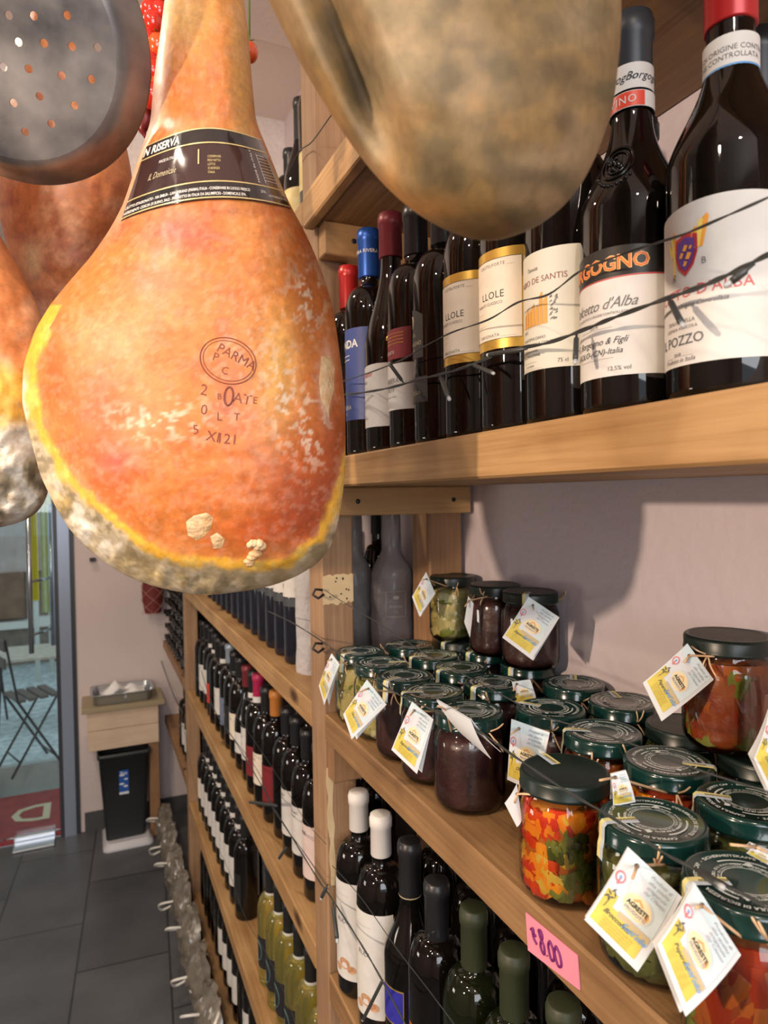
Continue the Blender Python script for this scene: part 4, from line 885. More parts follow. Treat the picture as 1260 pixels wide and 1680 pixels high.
def main_col(X, Y, fr):
    sd = main_sd(X, Y); n1 = fbm(X, Y, 90, 3); n2 = fbm(X, Y, 28, 4); n3 = fbm(X, Y, 10, 5)
    sd = sd+n1*10+n3*4
    c = np.zeros(X.shape+(3,)); c[:] = (.61, .195, .042)
    c = lerp(c, (.66, .26, .085), sstep(-.1, .5, n1)*.8); c = lerp(c, (.58, .12, .02), sstep(.05, .5, n2)*.5)
    def g(x, y, sx, sy, a=0):
        ca, sa = math.cos(a), math.sin(a); u = (X-x)*ca+(Y-y)*sa; v = -(X-x)*sa+(Y-y)*ca; return np.exp(-(u/sx)**2-(v/sy)**2)
    c = lerp(c, (.68, .34, .17), np.clip(g(170, 560, 70, 50)+g(230, 690, 60, 50)*.7+g(260, 480, 60, 60)*.5, 0, 1)*.75)
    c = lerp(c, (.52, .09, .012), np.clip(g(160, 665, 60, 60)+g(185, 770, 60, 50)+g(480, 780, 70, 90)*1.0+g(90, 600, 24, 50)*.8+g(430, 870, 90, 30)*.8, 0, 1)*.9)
    c = lerp(c, (.62, .09, .07), np.clip(g(290, 378, 55, 32)+g(190, 755, 28, 22)*.7+g(250, 460, 45, 20)*.5, 0, 1)*.85)
    c = lerp(c, (.70, .44, .12), np.clip(g(455, 600, 35, 110)+g(400, 100, 22, 200)*1.2+g(300, 20, 70, 60), 0, 1)*.65)
    c = lerp(c, (.30, .08, .06), np.clip(g(345, 395, 28, 18)*(n2 > -.1)+g(372, 640, 22, 60)*.55+g(200, 375, 12, 26, .6)*.8+g(385, 345, 50, 10)*.6+g(505, 450, 14, 50)*.5, 0, 1)*.6)
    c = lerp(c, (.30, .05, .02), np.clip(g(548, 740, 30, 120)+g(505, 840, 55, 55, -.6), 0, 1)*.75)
    wm = sstep(.10, .30, n3+.5*n2)*np.clip(.12+g(510, 700, 26, 60)+g(505, 490, 30, 50)+g(250, 690, 50, 30)*.7+g(300, 690, 60, 30)*.5+g(465, 660, 16, 60)+g(420, 590, 60, 80)*.3, 0, 1)
    c = lerp(c, (.74, .60, .45), wm*.9)
    c = lerp(c, (.70, .58, .48), np.clip(g(535, 625, 9, 38, .05)*1.5+g(277, 203, 8, 7)*2, 0, 1))
    # yellow rim fat, then pale mould crust below it
    fat = sstep(8, -3, sd)*(Y > 500); c = lerp(c, (.78, .43, .045), fat)
    c = lerp(c, (.80, .58, .16), fat*sstep(0, .4, n2)*.6)
    cr = sstep(-9, -19, sd+8*n2)*sstep(585, 640, Y+12*n1)
    mould = np.zeros(X.shape+(3,)); mould[:] = (.56, .48, .33); mould = lerp(mould, (.78, .74, .64), sstep(-.05, .35, n2+.3*n1)); mould = lerp(mould, (.24, .19, .10), sstep(.15, .5, -n2+.3*n3)*.8)
    mould = lerp(mould, (.62, .42, .10), sstep(.2, .5, n1)*.5)
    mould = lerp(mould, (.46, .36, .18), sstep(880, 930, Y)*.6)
    c = lerp(c, mould, cr)
    return c
rows = [(-330, 318, 342, .012), (-300, 285, 372, .026), (-200, 285, 378, .028), (-100, 280, 390, .032), (0, 270, 400, .036), (60, 262, 408, .038), (130, 252, 413, .040), (200, 247, 420, .044), (260, 226, 445, .050), (300, 214, 460, .056), (340, 200, 478, .062), (380, 178, 500, .068), (420, 150, 518, .074), (460, 115, 533, .078), (500, 82, 545, .082), (540, 58, 552, .084), (600, 38, 560, .086), (660, 36, 566, .087), (720, 50, 567, .086), (780, 66, 566, .083), (830, 90, 560, .078), (870, 115, 552, .070), (900, 143, 542, .062), (925, 175, 520, .052), (945, 208, 488, .042), (960, 245, 450, .030), (970, 285, 405, .018), (976, 330, 350, .002)]
DH = .60
h1o = pt(315, -330, DH)
ham = empty('cured_ham', h1o); tag(ham, 'large orange cured ham with black label band hanging in front of the shelves', 'ham')
H1 = Ham(rows, DH, 300, 340, .82, main_disp, main_col); H1.build('ham_meat', HAMM, ham, h1o)
def onH(p, o=h1o): return p-o
# label band: a sleeve of dark film following the shank
FILM = mat('brown_black_film', (.045, .022, .022), .12, coat=.9); FILMT = mat('black_film', (.02, .018, .02), .12, coat=.9); GLD = mat('gold_line', (.72, .58, .28), .35, metal=.3)
def bandpt(u, t, off=.0022):
    """u 0..1 left to right across the front, t 0 top .. 1 bottom"""
    xl = 241+(198-241)*t; xr = 428+(477-428)*t; x = xl+(xr-xl)*u
    yt = 238-24*math.sin(PI*min(u*1.0, 1))+(-10)*u; yb = 363-26*math.sin(PI*u)**.8-20*u
    return H1.hit(min(max(x, np.interp(yt+(yb-yt)*t, H1.yy, H1.L)+.8), np.interp(yt+(yb-yt)*t, H1.yy, H1.R)-.8), yt+(yb-yt)*t, off)-h1o
def bandgrid(mb, u0, u1, t0, t1, m, off, nu=60, nt_=6):
    mb.grid([[bandpt(u0+(u1-u0)*i/nu, t0+(t1-t0)*j/nt_, off) for j in range(nt_+1)] for i in range(nu+1)], m)
mb = MB(); bandgrid(mb, 0, 1, 0, 1, FILM, .0020, 70, 10); bandgrid(mb, 0, 1, .02, .20, FILMT, .0023); bandgrid(mb, 0, 1, .76, .97, FILMT, .0023)
band = mb.build('label_band', ham); band['label'] = 'glossy dark paper band with gold lines'
mb = MB()
for t in (.012, .21, .75, .975): bandgrid(mb, 0, 1, t-.010, t+.008, GLD, .0026, 70, 1)
mb.build('gold_line', band)
mb = MB(); WL = mat('band_white_letters', (.80, .78, .74), .5)
def bfn(u0, t0, su, st, rot=0):
    def f(x, y):
        if rot: x, y = -y*rot, x*rot
        return bandpt(min(max(u0+x*su, .004), .996), t0-y*st, .0028)
    return f
mb.text('GRAN RISERVA', 1, WL, bfn(.295, .165, .062, .155), align='RIGHT', bold=.03)
mb.text('MADE IN ITALY', 1, WL, bfn(.22, .36, .018, .06)); mb.text('IL Domenicale', 1, GT, bfn(.20, .56, .033, .13), shear=.3)
for k, s_ in enumerate(('PROSCIUTTO STAGIONATO - VIA EMILIA - LANGHIRANO (PARMA) ITALIA - CONSERVARE IN LUOGO FRESCO', 'INGREDIENTI: COSCIA DI SUINO, SALE - PRODOTTO IN ITALIA DA SALUMIFICIO - DOMENICALE SPA')): mb.text(s_, 1, WL, bfn(.37, .865+k*.075, .0165, .055), bold=.02)
mb.text('MADE IN ITALY', 1, WL, bfn(.86, .47, .020, .07, 1), shear=0)
for k in range(5): mb.text(['CONSERVARE', 'PESO NETTO', 'LOTTO', 'SCADENZA', 'ITALIA'][k], 1, GLD, bfn(.52, .42+k*.055, .016, .05), align='LEFT')
mb.text('I', 1, GLD, bfn(.455, .50, .10, .3)); mb.text('SPA', 1, WL, bfn(.86, .86, .02, .06)); mb.text('LANGHIRANO PR', 1, WL, bfn(.94, .90, .014, .05))
for k in range(9): mb.grid([[bandpt(.90+.075*i/6, .29+k*.046+j*.006, .0028) for j in (0, 1)] for i in range(7)], WL)
for a, b_ in ((.895, .898), (.977, .980)): mb.grid([[bandpt(a, .27+.43*i/6, .0028), bandpt(b_, .27+.43*i/6, .0028)] for i in range(7)], WL)
mb.build('band_lettering', band)
# fire branded stamp
BR = mat('brand_mark', (.22, .045, .025), .7); mb = MB()
def stampring(cx, cy, rx, ry, rot, r=.00045):
    P = []
    for k in range(40):
        a = 2*PI*k/40; x = rx*math.cos(a); y = ry*math.sin(a); P.append(onH(H1.hit(cx+x*math.cos(rot)-y*math.sin(rot), cy+x*math.sin(rot)+y*math.cos(rot), .0001)))
    mb.tube(P, r, BR, 5, True)
stampring(374, 592, 47, 37, .35); stampring(374, 592, 42, 32, .35, .0003); stampring(375, 650, 7, 15, .1, .0008)
def st(cx, cy, s_, rot=0): return lambda x, y: onH(H1.hit(cx+s_*(x*math.cos(rot)+y*math.sin(rot)), cy+s_*(x*math.sin(rot)-y*math.cos(rot)), .0002))
for (t, x, y, s_, r) in (('PARMA', 385, 592, 22, .5), ('P', 352, 592, 20, .3), ('C', 368, 614, 18, .2), ('2', 333, 648, 26, .2), ('0', 334, 680, 24, .1), ('AT', 396, 662, 24, .2), ('E', 418, 662, 16, .1), ('T', 388, 690, 18, .1), ('B', 360, 655, 14, 0), ('5', 322, 712, 22, -.1), ('XI', 348, 724, 24, .2), ('121', 372, 728, 24, .1), ('L', 360, 690, 20, 0)): mb.text(t, 1, BR, st(x, y, s_, r))
mb.build('branded_stamp', ham)
# fat scraps and salt
SCR = mat('pale_fat_scrap', (.66, .40, .18), .5, col2=(.76, .56, .34), scale=90, bump=.5, bscale=120)
def scrap(pts, th, label=None, off=.0012):
    cx = sum(p[0] for p in pts)/len(pts); cy = sum(p[1] for p in pts)/len(pts); mb = MB(); n_ = len(pts)
    v = [onH(H1.hit(x, y, .0002)) for x, y in pts]+[onH(H1.hit(cx+(x-cx)*.8, cy+(y-cy)*.8, off+th*random.uniform(.6, 1.3))) for x, y in pts]+[onH(H1.hit(cx, cy, off+th))]
    mb.add(v, [(i, (i+1) % n_, n_+(i+1) % n_, n_+i) for i in range(n_)]+[(n_+i, n_+(i+1) % n_, 2*n_) for i in range(n_)], SCR, True); return mb.build('fat_scrap', ham)
scrap([(305, 856), (318, 846), (338, 841), (350, 848), (346, 866), (334, 882), (322, 886), (308, 878)], .0005, off=.0005)
scrap([(345, 880), (356, 874), (369, 884), (364, 900), (350, 900)], .0003, off=.0003)
scrap([(527, 585), (540, 584), (549, 605), (548, 640), (541, 662), (539, 688), (533, 666), (526, 655), (523, 625)], .0008, off=.0008)
mb = MB(); R_ = random.Random(2)
for k in range(9): mb.blob(onH(H1.hit(408+k*2.4+R_.uniform(-2, 2), 922-k*3.2+R_.uniform(-3, 3), .003)), (.0035+R_.random()*.002, .003, .003), SCR, 8)
for k in range(6): mb.blob(onH(H1.hit(410+k*4, 894+R_.uniform(-3, 3), .0045)), .0026+R_.random()*.0015, SCR, 8)
mb.build('fat_crumb', ham)
# hanging loops: rope from the shank to a ceiling rail
ROPE = mat('hemp_rope', (.48, .34, .18), .8)
RAIL = empty('ceiling_rail', (0, .5, 2.72)); tag(RAIL, 'dark iron rail under the ceiling from which the hams hang', 'rail')
MB().tube([(-1.2*_r0.x, -1.2*_r0.y, 0), (.50*_r0.x, .50*_r0.y, 0)], .010, IRON, 12).build('rail_bar', RAIL)
def rope(p, parent, o):
    s_ = Vector((p.x, p.y, 0)).dot(_r0); q = Vector((0, .5, 2.72))+_r0*min(s_-.5*_r0.y, .48); MB().tube([p-o-Vector((0, 0, .03)), q-o], .003, ROPE, 6).build('rope', parent)
rope(h1o, ham, h1o)
for dx in (-.35, .0, .35): pass
mb = MB()
for sx in (-1.1, .45): mb.tube([(sx*_r0.x, sx*_r0.y, 0), (sx*_r0.x, sx*_r0.y, ZC-2.72)], .006, IRON, 8)
mb.build('rail_hanger', RAIL)

# near ham at the upper right
def h2col(X, Y, fr):
    n1 = fbm(X, Y, 170, 11, 2); n2 = fbm(X, Y, 80, 12, 2); c = np.zeros(X.shape+(3,)); c[:] = (.19, .125, .048)
    c = lerp(c, (.27, .185, .09), sstep(0, .45, n1)); c = lerp(c, (.10, .075, .03), sstep(.0, .45, -n2)*.8); c = lerp(c, (.38, .22, .07), sstep(.2, .5, n2)*.4)
    def g(x, y, sx, sy): return np.exp(-((X-x)/sx)**2-((Y-y)/sy)**2)
    c = lerp(c, (.06, .045, .022), np.clip(g(545, 40, 30, 60)+g(585, 140, 24, 80)*1.2+g(920, 110, 40, 30)+g(925, 200, 22, 26)+g(880, 290, 60, 16)*.8, 0, 1)*.7)  # crease shade along the left fold put into the colour, plus dark blotches
    c = lerp(c, (.40, .31, .19), np.clip(g(660, 60, 60, 120)+g(620, 240, 26, 70)*.9+g(950, 30, 40, 50)*.6, 0, 1)*.6)
    c = lerp(c, (.50, .25, .07), np.clip(g(680, 340, 90, 18)+g(640, 290, 20, 40), 0, 1)*.5)
    return c
def h2disp(X, Y, fr):
    n2 = fbm(X, Y, 110, 14, 2); fold = np.exp(-((X-(560+.42*(Y-60)))/34)**2)*sstep(330, 150, Y)
    return (.002*n2-.030*fold)*(fr > -.1)
rows2 = [(-1300, 690, 730, .010), (-1250, 650, 770, .02), (-1000, 620, 800, .028), (-700, 540, 880, .045), (-450, 440, 960, .060), (-250, 400, 1000, .068), (-100, 405, 1015, .070), (0, 440, 1020, .070), (60, 470, 1019, .068), (120, 502, 1013, .066), (180, 538, 1005, .062), (240, 578, 985, .056), (290, 617, 962, .049), (325, 652, 938, .041), (350, 683, 912, .033), (370, 715, 885, .025), (384, 745, 855, .016), (392, 775, 825, .008), (395, 795, 805, .001)]
h2o = pt(710, -1300, .36); ham2 = empty('cured_ham', h2o); tag(ham2, 'olive brown mould covered ham hanging close at upper right', 'ham')
Ham(rows2, .36, 150, 170, .9, h2disp, h2col).build('ham_meat', HAMM2, ham2, h2o); rope(h2o, ham2, h2o)
# ham behind the pan
def h3col(X, Y, fr):
    n1 = fbm(X, Y, 80, 21); n2 = fbm(X, Y, 25, 22); c = np.zeros(X.shape+(3,)); c[:] = (.60, .235, .09)
    c = lerp(c, (.70, .38, .22), sstep(-.1, .4, n1)); c = lerp(c, (.42, .12, .07), sstep(.1, .45, n2)*.6)
    def g(x, y, sx, sy): return np.exp(-((X-x)/sx)**2-((Y-y)/sy)**2)
    c = lerp(c, (.72, .60, .36), np.clip(g(52, 425, 18, 34), 0, 1)*.8); c = lerp(c, (.20, .07, .06), np.clip(g(125, 480, 70, 30)*(n2 > 0), 0, 1)*.4); return c
rows3 = [(-260, 60, 90, .012), (-230, 40, 110, .03), (-60, 45, 105, .035), (60, 25, 130, .045), (160, -5, 180, .06), (240, -15, 208, .072), (300, -12, 219, .078), (360, 0, 205, .078), (420, 15, 185, .072), (480, 32, 160, .055), (530, 60, 125, .032), (552, 85, 100, .004)]
h3o = pt(75, -260, .84); ham3 = empty('cured_ham', h3o); tag(ham3, 'orange cured ham hanging behind the perforated pan', 'ham')
Ham(rows3, .84, 110, 130, .9, lambda X, Y, f_: .003*fbm(X, Y, 50, 24), h3col).build('ham_meat', HAMM, ham3, h3o); rope(h3o, ham3, h3o)
# ham at the left edge
def h4col(X, Y, fr):
    n1 = fbm(X, Y, 80, 31); n2 = fbm(X, Y, 26, 32); c = np.zeros(X.shape+(3,)); c[:] = (.62, .24, .08); c = lerp(c, (.70, .36, .18), sstep(0, .4, n1))
    e = Y+n1*20; c = lerp(c, (.78, .46, .07), sstep(590, 630, e)); m_ = np.zeros(X.shape+(3,)); m_[:] = (.44, .37, .26); m_ = lerp(m_, (.70, .66, .58), sstep(-.1, .3, n2)); m_ = lerp(m_, (.12, .10, .06), sstep(.1, .4, -n2)*.8)
    return lerp(c, m_, sstep(665, 715, e+n2*15))
rows4 = [(-200, -150, -120, .012), (-170, -165, -90, .026), (100, -190, -60, .034), (300, -230, -30, .046), (385, -250, -2, .055), (430, -265, 26, .062), (480, -280, 52, .068), (520, -290, 70, .07), (600, -300, 84, .074), (700, -300, 88, .074), (780, -280, 84, .068), (820, -250, 76, .058), (845, -215, 58, .045), (860, -180, 28, .03), (868, -140, -10, .015), (872, -90, -60, .002)]
h4o = pt(-135, -200, .70); ham4 = empty('cured_ham', h4o); tag(ham4, 'ham at the left edge with yellow fat and grey mould below', 'ham')
Ham(rows4, .70, 150, 160, .9, lambda X, Y, f_: .004*fbm(X, Y, 40, 34)+.006*fbm(X, Y, 20, 35)*sstep(660, 720, Y), h4col).build('ham_meat', HAMM, ham4, h4o); rope(h4o, ham4, h4o)

# ================================================================== PERFORATED PAN
PANM = bpy.data.materials.new('blackened_steel'); PANM.use_nodes = True; nt = PANM.node_tree; N = nt.nodes; b = N['Principled BSDF']
tc = N.new('ShaderNodeTexCoord'); n1 = N.new('ShaderNodeTexNoise'); n1.inputs['Scale'].default_value = 14; n1.inputs['Detail'].default_value = 8; rp = N.new('ShaderNodeValToRGB')
rp.color_ramp.elements[0].position = .35; rp.color_ramp.elements[1].position = .7; rp.color_ramp.elements[0].color = (.08, .08, .085, 1); rp.color_ramp.elements[1].color = (.34, .32, .31, 1)
mr = N.new('ShaderNodeMapRange'); mr.inputs[3].default_value = .30; mr.inputs[4].default_value = .55
for a, c in ((tc.outputs['Object'], n1.inputs['Vector']), (n1.outputs['Fac'], rp.inputs[0]), (rp.outputs[0], b.inputs['Base Color']), (n1.outputs['Fac'], mr.inputs[0]), (mr.outputs[0], b.inputs['Roughness'])): nt.links.new(a, c)
b.inputs['Metallic'].default_value = .6; MATS['pan'] = PANM
DPN = .52; pc0 = pt(7, 66, DPN)
zax = (CAM-pc0).normalized(); zax = (Matrix.Rotation(math.radians(-22), 3, UP) @ zax).normalized(); xax = UP.cross(zax).normalized(); yax = zax.cross(xax)
PR_ = .1035; pan = empty('perforated_pan', pc0); tag(pan, 'dark steel chestnut pan with round holes hanging at the upper left', 'pan')
pan.matrix_world = Matrix.Translation(pc0) @ Matrix((xax, yax, zax)).transposed().to_4x4()
MW = pan.matrix_world.inverted()
def panxy(px, py, zz=.0):
    d = ray(px, py); o_ = pc0+zax*zz; t = (o_-CAM).dot(zax)/d.dot(zax); return MW @ (CAM+d*t)
holes = [(14, 25), (55, 26), (110, 25), (160, 26), (30, 69), (72, 71), (118, 76), (160, 78), (5, 110), (47, 113), (101, 124), (150, 130), (22, 169), (65, 158), (122, 173), (41, 216), (84, 203), (-30, 40), (-35, 100), (-18, 140), (-20, 205), (-60, 70), (-62, 150), (20, -30), (70, -35), (120, -20), (-20, -15), (45, -80), (95, -80), (0, -75), (-55, -40)]
import bmesh
bm = bmesh.new(); rb = PR_*.80; edges = []
def ring(cx, cy, r, n_):
    vs = [bm.verts.new((cx+r*math.cos(2*PI*k/n_), cy+r*math.sin(2*PI*k/n_), 0)) for k in range(n_)]; es = [bm.edges.new((vs[k], vs[(k+1) % n_])) for k in range(n_)]; return es
edges += ring(0, 0, rb, 72)
for h in holes:
    p = panxy(*h)
    if math.hypot(p.x, p.y) < rb-.008: edges += ring(p.x, p.y, .0030, 14)
bmesh.ops.triangle_fill(bm, edges=edges, use_beauty=True, use_dissolve=False, normal=(0, 0, 1))
me = bpy.data.meshes.new('pan_base'); bm.to_mesh(me); bm.free(); me.materials.append(PANM)
o = bpy.data.objects.new('pan_base', me); COL.objects.link(o); o.parent = pan; md = o.modifiers.new('s', 'SOLIDIFY'); md.thickness = .0016; md.offset = -1
mb = MB(); mb.lathe([(rb, 0), (rb+.004, -.0012), (rb+.010, -.007), (PR_-.004, -.022), (PR_, -.026), (PR_+.001, -.028), (PR_-.001, -.029), (PR_-.006, -.024), (rb+.006, -.008), (rb, -.0016)], PANM, 96, cap=False); mb.build('pan_wall', pan)
mb = MB(); mb.tube([(-.05, PR_-.015, -.026), (-.08, PR_+.06, -.030), (-.11, PR_+.20, -.034)], [.009, .008, .009], PANM, 10); mb.tube([(-.11+.012*math.cos(a), PR_+.21+.012*math.sin(a), -.034) for a in [k*PI/6 for k in range(12)]], .003, PANM, 6, True); mb.build('pan_handle', pan)
q = MW @ (Vector((0, .5, 2.72))+_r0*(-.14)); MB().tube([(-.11, PR_+.222, -.034), tuple(q)], .0025, ROPE, 6).build('rope', pan)

# ================================================================== TOMATOES
TOM = mat('red_tomato', (.60, .025, .012), .18, coat=.6); TOMO = mat('orange_red_tomato', (.68, .09, .015), .2, coat=.6); CAL = mat('green_calyx', (.10, .16, .03), .7); DRY = mat('dried_chilli', (.16, .012, .015), .35)
TP = [(252, 38, .0115, TOM), (246, 18, .010, TOM), (243, 66, .010, TOM), (259, 76, .0115, TOMO), (246, 100, .010, TOM), (252, 118, .0112, TOM), (240, 135, .010, TOM), (250, 157, .0125, TOM), (262, 140, .010, TOMO), (409, 86, .0095, TOMO), (263, 20, .010, TOM), (258, -8, .011, TOM), (268, 108, .010, TOM)]
tw0 = ['second from the top behind the ham shank', 'small one at the top beside the pan rim', 'left one below the top cluster', 'orange tinted one against the ham shank', 'small one in the middle beside the pan', 'large one in the middle of the bunch', 'half hidden behind the pan rim', 'lowest large one at the bottom of the bunch', 'orange tinted one low against the shank', 'on the right side of the shank near the ceiling', 'top one against the shank', 'highest one cut by the photo edge', 'mostly hidden behind the shank']
for i, (x, y, r_, m_) in enumerate(TP):
    p = pt(x, y, .72); t_ = empty('tomato', p); tag(t_, ('small orange tomato hanging, ' if m_ is TOMO else 'small red tomato hanging, ')+tw0[i], 'tomato', 'bunch of hanging tomatoes')
    MB().blob((0, 0, 0), (r_, r_, r_*1.18), m_, 20).build('fruit', t_)
    mb = MB()
    for k in range(5): a = k*2*PI/5+i; mb.tube([(0, 0, r_*1.15), (r_*.5*math.cos(a), r_*.5*math.sin(a), r_*1.2), (r_*.9*math.cos(a), r_*.9*math.sin(a), r_*1.0)], [.0010, .0008, .0003], CAL, 5)
    mb.tube([(0, 0, r_*1.15), (0.001, .001, r_*1.15+.008)], .0008, CAL, 5); mb.build('calyx', t_)
mb = MB(); o_ = pt(255, -150, .735); mb.tube(smooth_path([Vector((0, 0, 0))]+[pt(x, y, .735)-o_ for x, y in ((256, -60), (252, 40), (256, 100), (246, 165), (242, 195))], 6)+[], .0014, CAL, 6)
mb.tube([pt(409, 60, .73)-o_, pt(409, -60, .735)-o_, Vector((0, 0, 0))], .0012, CAL, 6)
mb.tube([Vector((0, 0, 0)), Vector((0, .5, 2.72))+_r0*.0-o_], .0015, ROPE, 6); vn = mb.build('tomato_vine'); vn.location = o_; tag(vn, 'thin green vine string that holds the small tomatoes', 'vine')
ck = empty('dried_chilli', pt(238, 180, .735)); tag(ck, 'dark red dried chilli at the bottom of the tomato bunch', 'chilli')
MB().tube(smooth_path([(0, 0, .012), (.002, 0, 0), (.001, 0, -.012), (-.003, 0, -.022), (.0, 0, -.030)], 4), [.002+.007*math.sin(PI*min(k/16+.1, 1)) for k in range(17)], DRY, 10).build('chilli_pod', ck)

# ================================================================== PRESERVE JARS
JS = 1.018; JH = .1085; RJ = .0405
JPROF = [(0, .004), (.024, .003), (.032, .0), (.0365, .003), (.0395, .009), (RJ, .016), (RJ, .074), (.0398, .082), (.0372, .089), (.0355, .093), (.0350, .098), (.0350, .106)]
def jar_mesh(): return MB().lathe(JPROF, JARGL, 48, cap=False)
jarglass = jar_mesh().build('tmp'); JG = jarglass.data; bpy.data.objects.remove(jarglass)
def mesh_of(mb): o = mb.build('tmp'); me = o.data; bpy.data.objects.remove(o); return me
def lidmesh(m, dust=None):
    mb = MB(); mb.lathe([(.0355, .0965), (.0385, .0965), (.0392, .0975), (.0392, .0995), (.0385, .1005), (.0388, .109), (.0380, .1115), (.0365, .1125), (.0345, .1125), (.0335, .1118), (0, .1118)], m, 56)
    if dust: mb.lathe([(.0333, .11195), (0, .11195)], dust, 40, cap=False)
    return mesh_of(mb)
LM = {'green': lidmesh(LIDG), 'black': lidmesh(LIDB), 'dusty': lidmesh(LIDB, LIDD)}
def lidprint():
    mb = MB(); z = .1121
    def ringm(r0, r1, a0=0, a1=2*PI, n_=72): mb.grid([[Vector((r*math.cos(a0+(a1-a0)*k/n_), r*math.sin(a0+(a1-a0)*k/n_), z)) for r in (r0, r1)] for k in range(n_+1)], LIDW, False)
    ringm(.0148, .0153)
    for a in (0.3, 2.4, 4.5): ringm(.0232, .0246, a, a+1.3, 24)
    for i, s_ in enumerate(('PREMERE AL CENTRO - SE IL VUOTO E INTEGRO NON SI MUOVE', 'PRESS THE CENTRE - POUSSER LE CENTRE - SI CLIC NE PAS', 'DRUCKEN SIE DIE MITTE - WENN DER KNOPF KLICKT')):
        a0 = 1.9-i*2.1; R0 = .0186; mb.text(s_[:44], .0026, LIDW, lambda x, y: Vector(((R0+y)*math.cos(a0-x/R0), (R0+y)*math.sin(a0-x/R0), z)), bold=.02)
        R1 = .0160; mb.text(s_[10:40], .0020, LIDW, lambda x, y: Vector(((R1+y)*math.cos(a0-x/R1), (R1+y)*math.sin(a0-x/R1), z)), bold=.02)
    R2 = .0285
    mb.text('CAPSULA DI SICUREZZA  -  SAFETY CAP  -  SICHERHEITSKAPPE  -  COUVERCLE DE SECURITE  - ', .00385, LIDW, lambda x, y: Vector(((R2+y)*math.cos(PI/2-x/R2), (R2+y)*math.sin(PI/2-x/R2), z)), bold=.03, space=1.06)
    for a in (.75, 3.9): mb.poly([(.0208*math.cos(a)+.0022*math.cos(k*PI/4+a)*(1.5 if k % 2 == 0 else .8), .0208*math.sin(a)+.0022*math.sin(k*PI/4+a)) for k in range(8)], LIDW, lambda x, y: Vector((x, y, z+.0001)))
    return mesh_of(mb)
LPM = lidprint()
def fillmesh(col, col2, scale, name, rough=.3, disp=.0006, coat=.3, seed=0, core=1.0):
    m = mat(name, col, rough, col2=col2, scale=scale, coat=coat, bump=.4, bscale=scale*1.4)
    mb = MB(); v = []; f = []; P = [(0, .006), (.028, .005), (.034, .006), (.0375, .011), (.0388, .018)]+[(.0388, .018+k*.007) for k in range(1, 8)]+[(.0385, .076), (.0365, .084), (.030, .089), (0, .090)]; seg = 40
    for i in range(seg):
        a = 2*PI*i/seg
        for r, z in P:
            r = r*core; d = disp*noise.noise(Vector((math.cos(a)*3+seed, math.sin(a)*3, z*70))) if r > 0 else 0; v.append(Vector(((r+d)*math.cos(a), (r+d)*math.sin(a), z)))
    n_ = len(P)
    for i in range(seg):
        j = (i+1) % seg
        for k in range(n_-1): f.append((i*n_+k, j*n_+k, j*n_+k+1, i*n_+k+1))
    mb.add(v, f, m, True); return mb
def strips(mb, n_, cols, wd=(.006, .012), ln=(.25, .7), seed=0, zr=(.012, .086), fn=None, thick=.0022):
    R_ = random.Random(seed)
    for k in range(n_):
        a = R_.uniform(-PI, PI); z = R_.uniform(*zr); m = (fn(a, z, R_) if fn else R_.choice(cols)); L_ = R_.uniform(*ln); W = R_.uniform(*wd)/2; tl = R_.uniform(-.5, .5)*1.2; rr = R_.uniform(.0370, .0392)
        top = .0392 if z < .074 else .0392-(z-.074)*.25; rr = min(rr, top); P = []; Q = []
        for i in range(7):
            t = i/6-.5; aa = a+L_*t*math.cos(tl); zz = z+L_*.039*t*math.sin(tl); bow = .0015*math.cos(t*PI)+.0008*math.sin(i*2.1+k)
            w_ = W*(1-.35*abs(t*2)**3); ra = rr-.0022+bow; ra = min(ra, .0395); na = w_*math.sin(tl)/.039; nz = w_*math.cos(tl)
            z1_, z2_ = min(max(zz-nz, .006), .089), min(max(zz+nz, .006), .089)
            P.append([Vector((ra*math.cos(aa+na), ra*math.sin(aa+na), z1_)), Vector(((ra+.0006)*math.cos(aa), (ra+.0006)*math.sin(aa), (z1_+z2_)/2)), Vector((ra*math.cos(aa-na), ra*math.sin(aa-na), z2_))])
            Q.append([p*((ra-thick)/ra) if True else p for p in [Vector((q_.x, q_.y, q_.z*ra/(ra-thick))) for q_ in P[-1]]])
        mb.grid(P, m); mb.grid([r_[::-1] for r_ in Q], m)
        for e in (0, 2): mb.grid([[P[i][e], Q[i][e]] for i in range(7)], m)
        for i in (0, 6): mb.grid([P[i], Q[i]], m)
c3 = lambda n, c, c2=None, r=.22: mat(n, c, r, col2=c2, scale=60, coat=.7)
PRD = c3('pepper_red', (.58, .03, .008), (.70, .08, .01)); POR = c3('pepper_orange', (.80, .22, .012), (.86, .34, .02)); PYE = c3('pepper_yellow', (.66, .42, .03), (.72, .50, .08)); PGR = c3('pepper_green', (.14, .17, .02), (.22, .24, .04)); PDG = c3('pepper_dark_green', (.07, .09, .015))
ART = c3('artichoke_leaf', (.48, .40, .13), (.60, .51, .24)); ART2 = c3('artichoke_heart', (.60, .55, .32), (.40, .36, .14)); GRN = c3('broccoli_green', (.09, .10, .02), (.15, .16, .04)); GRN2 = c3('broccoli_stalk', (.22, .22, .07), (.14, .15, .04))
def fn_mix(a, z, R_):
    if math.cos(a+1.35) > .30 and R_.random() < .75 and z < .075: return R_.choice([PGR, PDG, PGR])
    return R_.choice([PRD, PRD, POR, POR, POR, PYE])
FM = {}
mb = fillmesh((.38, .07, .01), (.50, .18, .02), 40, 'pepper_oil', seed=1, core=.91); strips(mb, 260, None, (.008, .014), (.25, .62), 4, fn=fn_mix, thick=.0035); FM['pepper'] = mesh_of(mb)
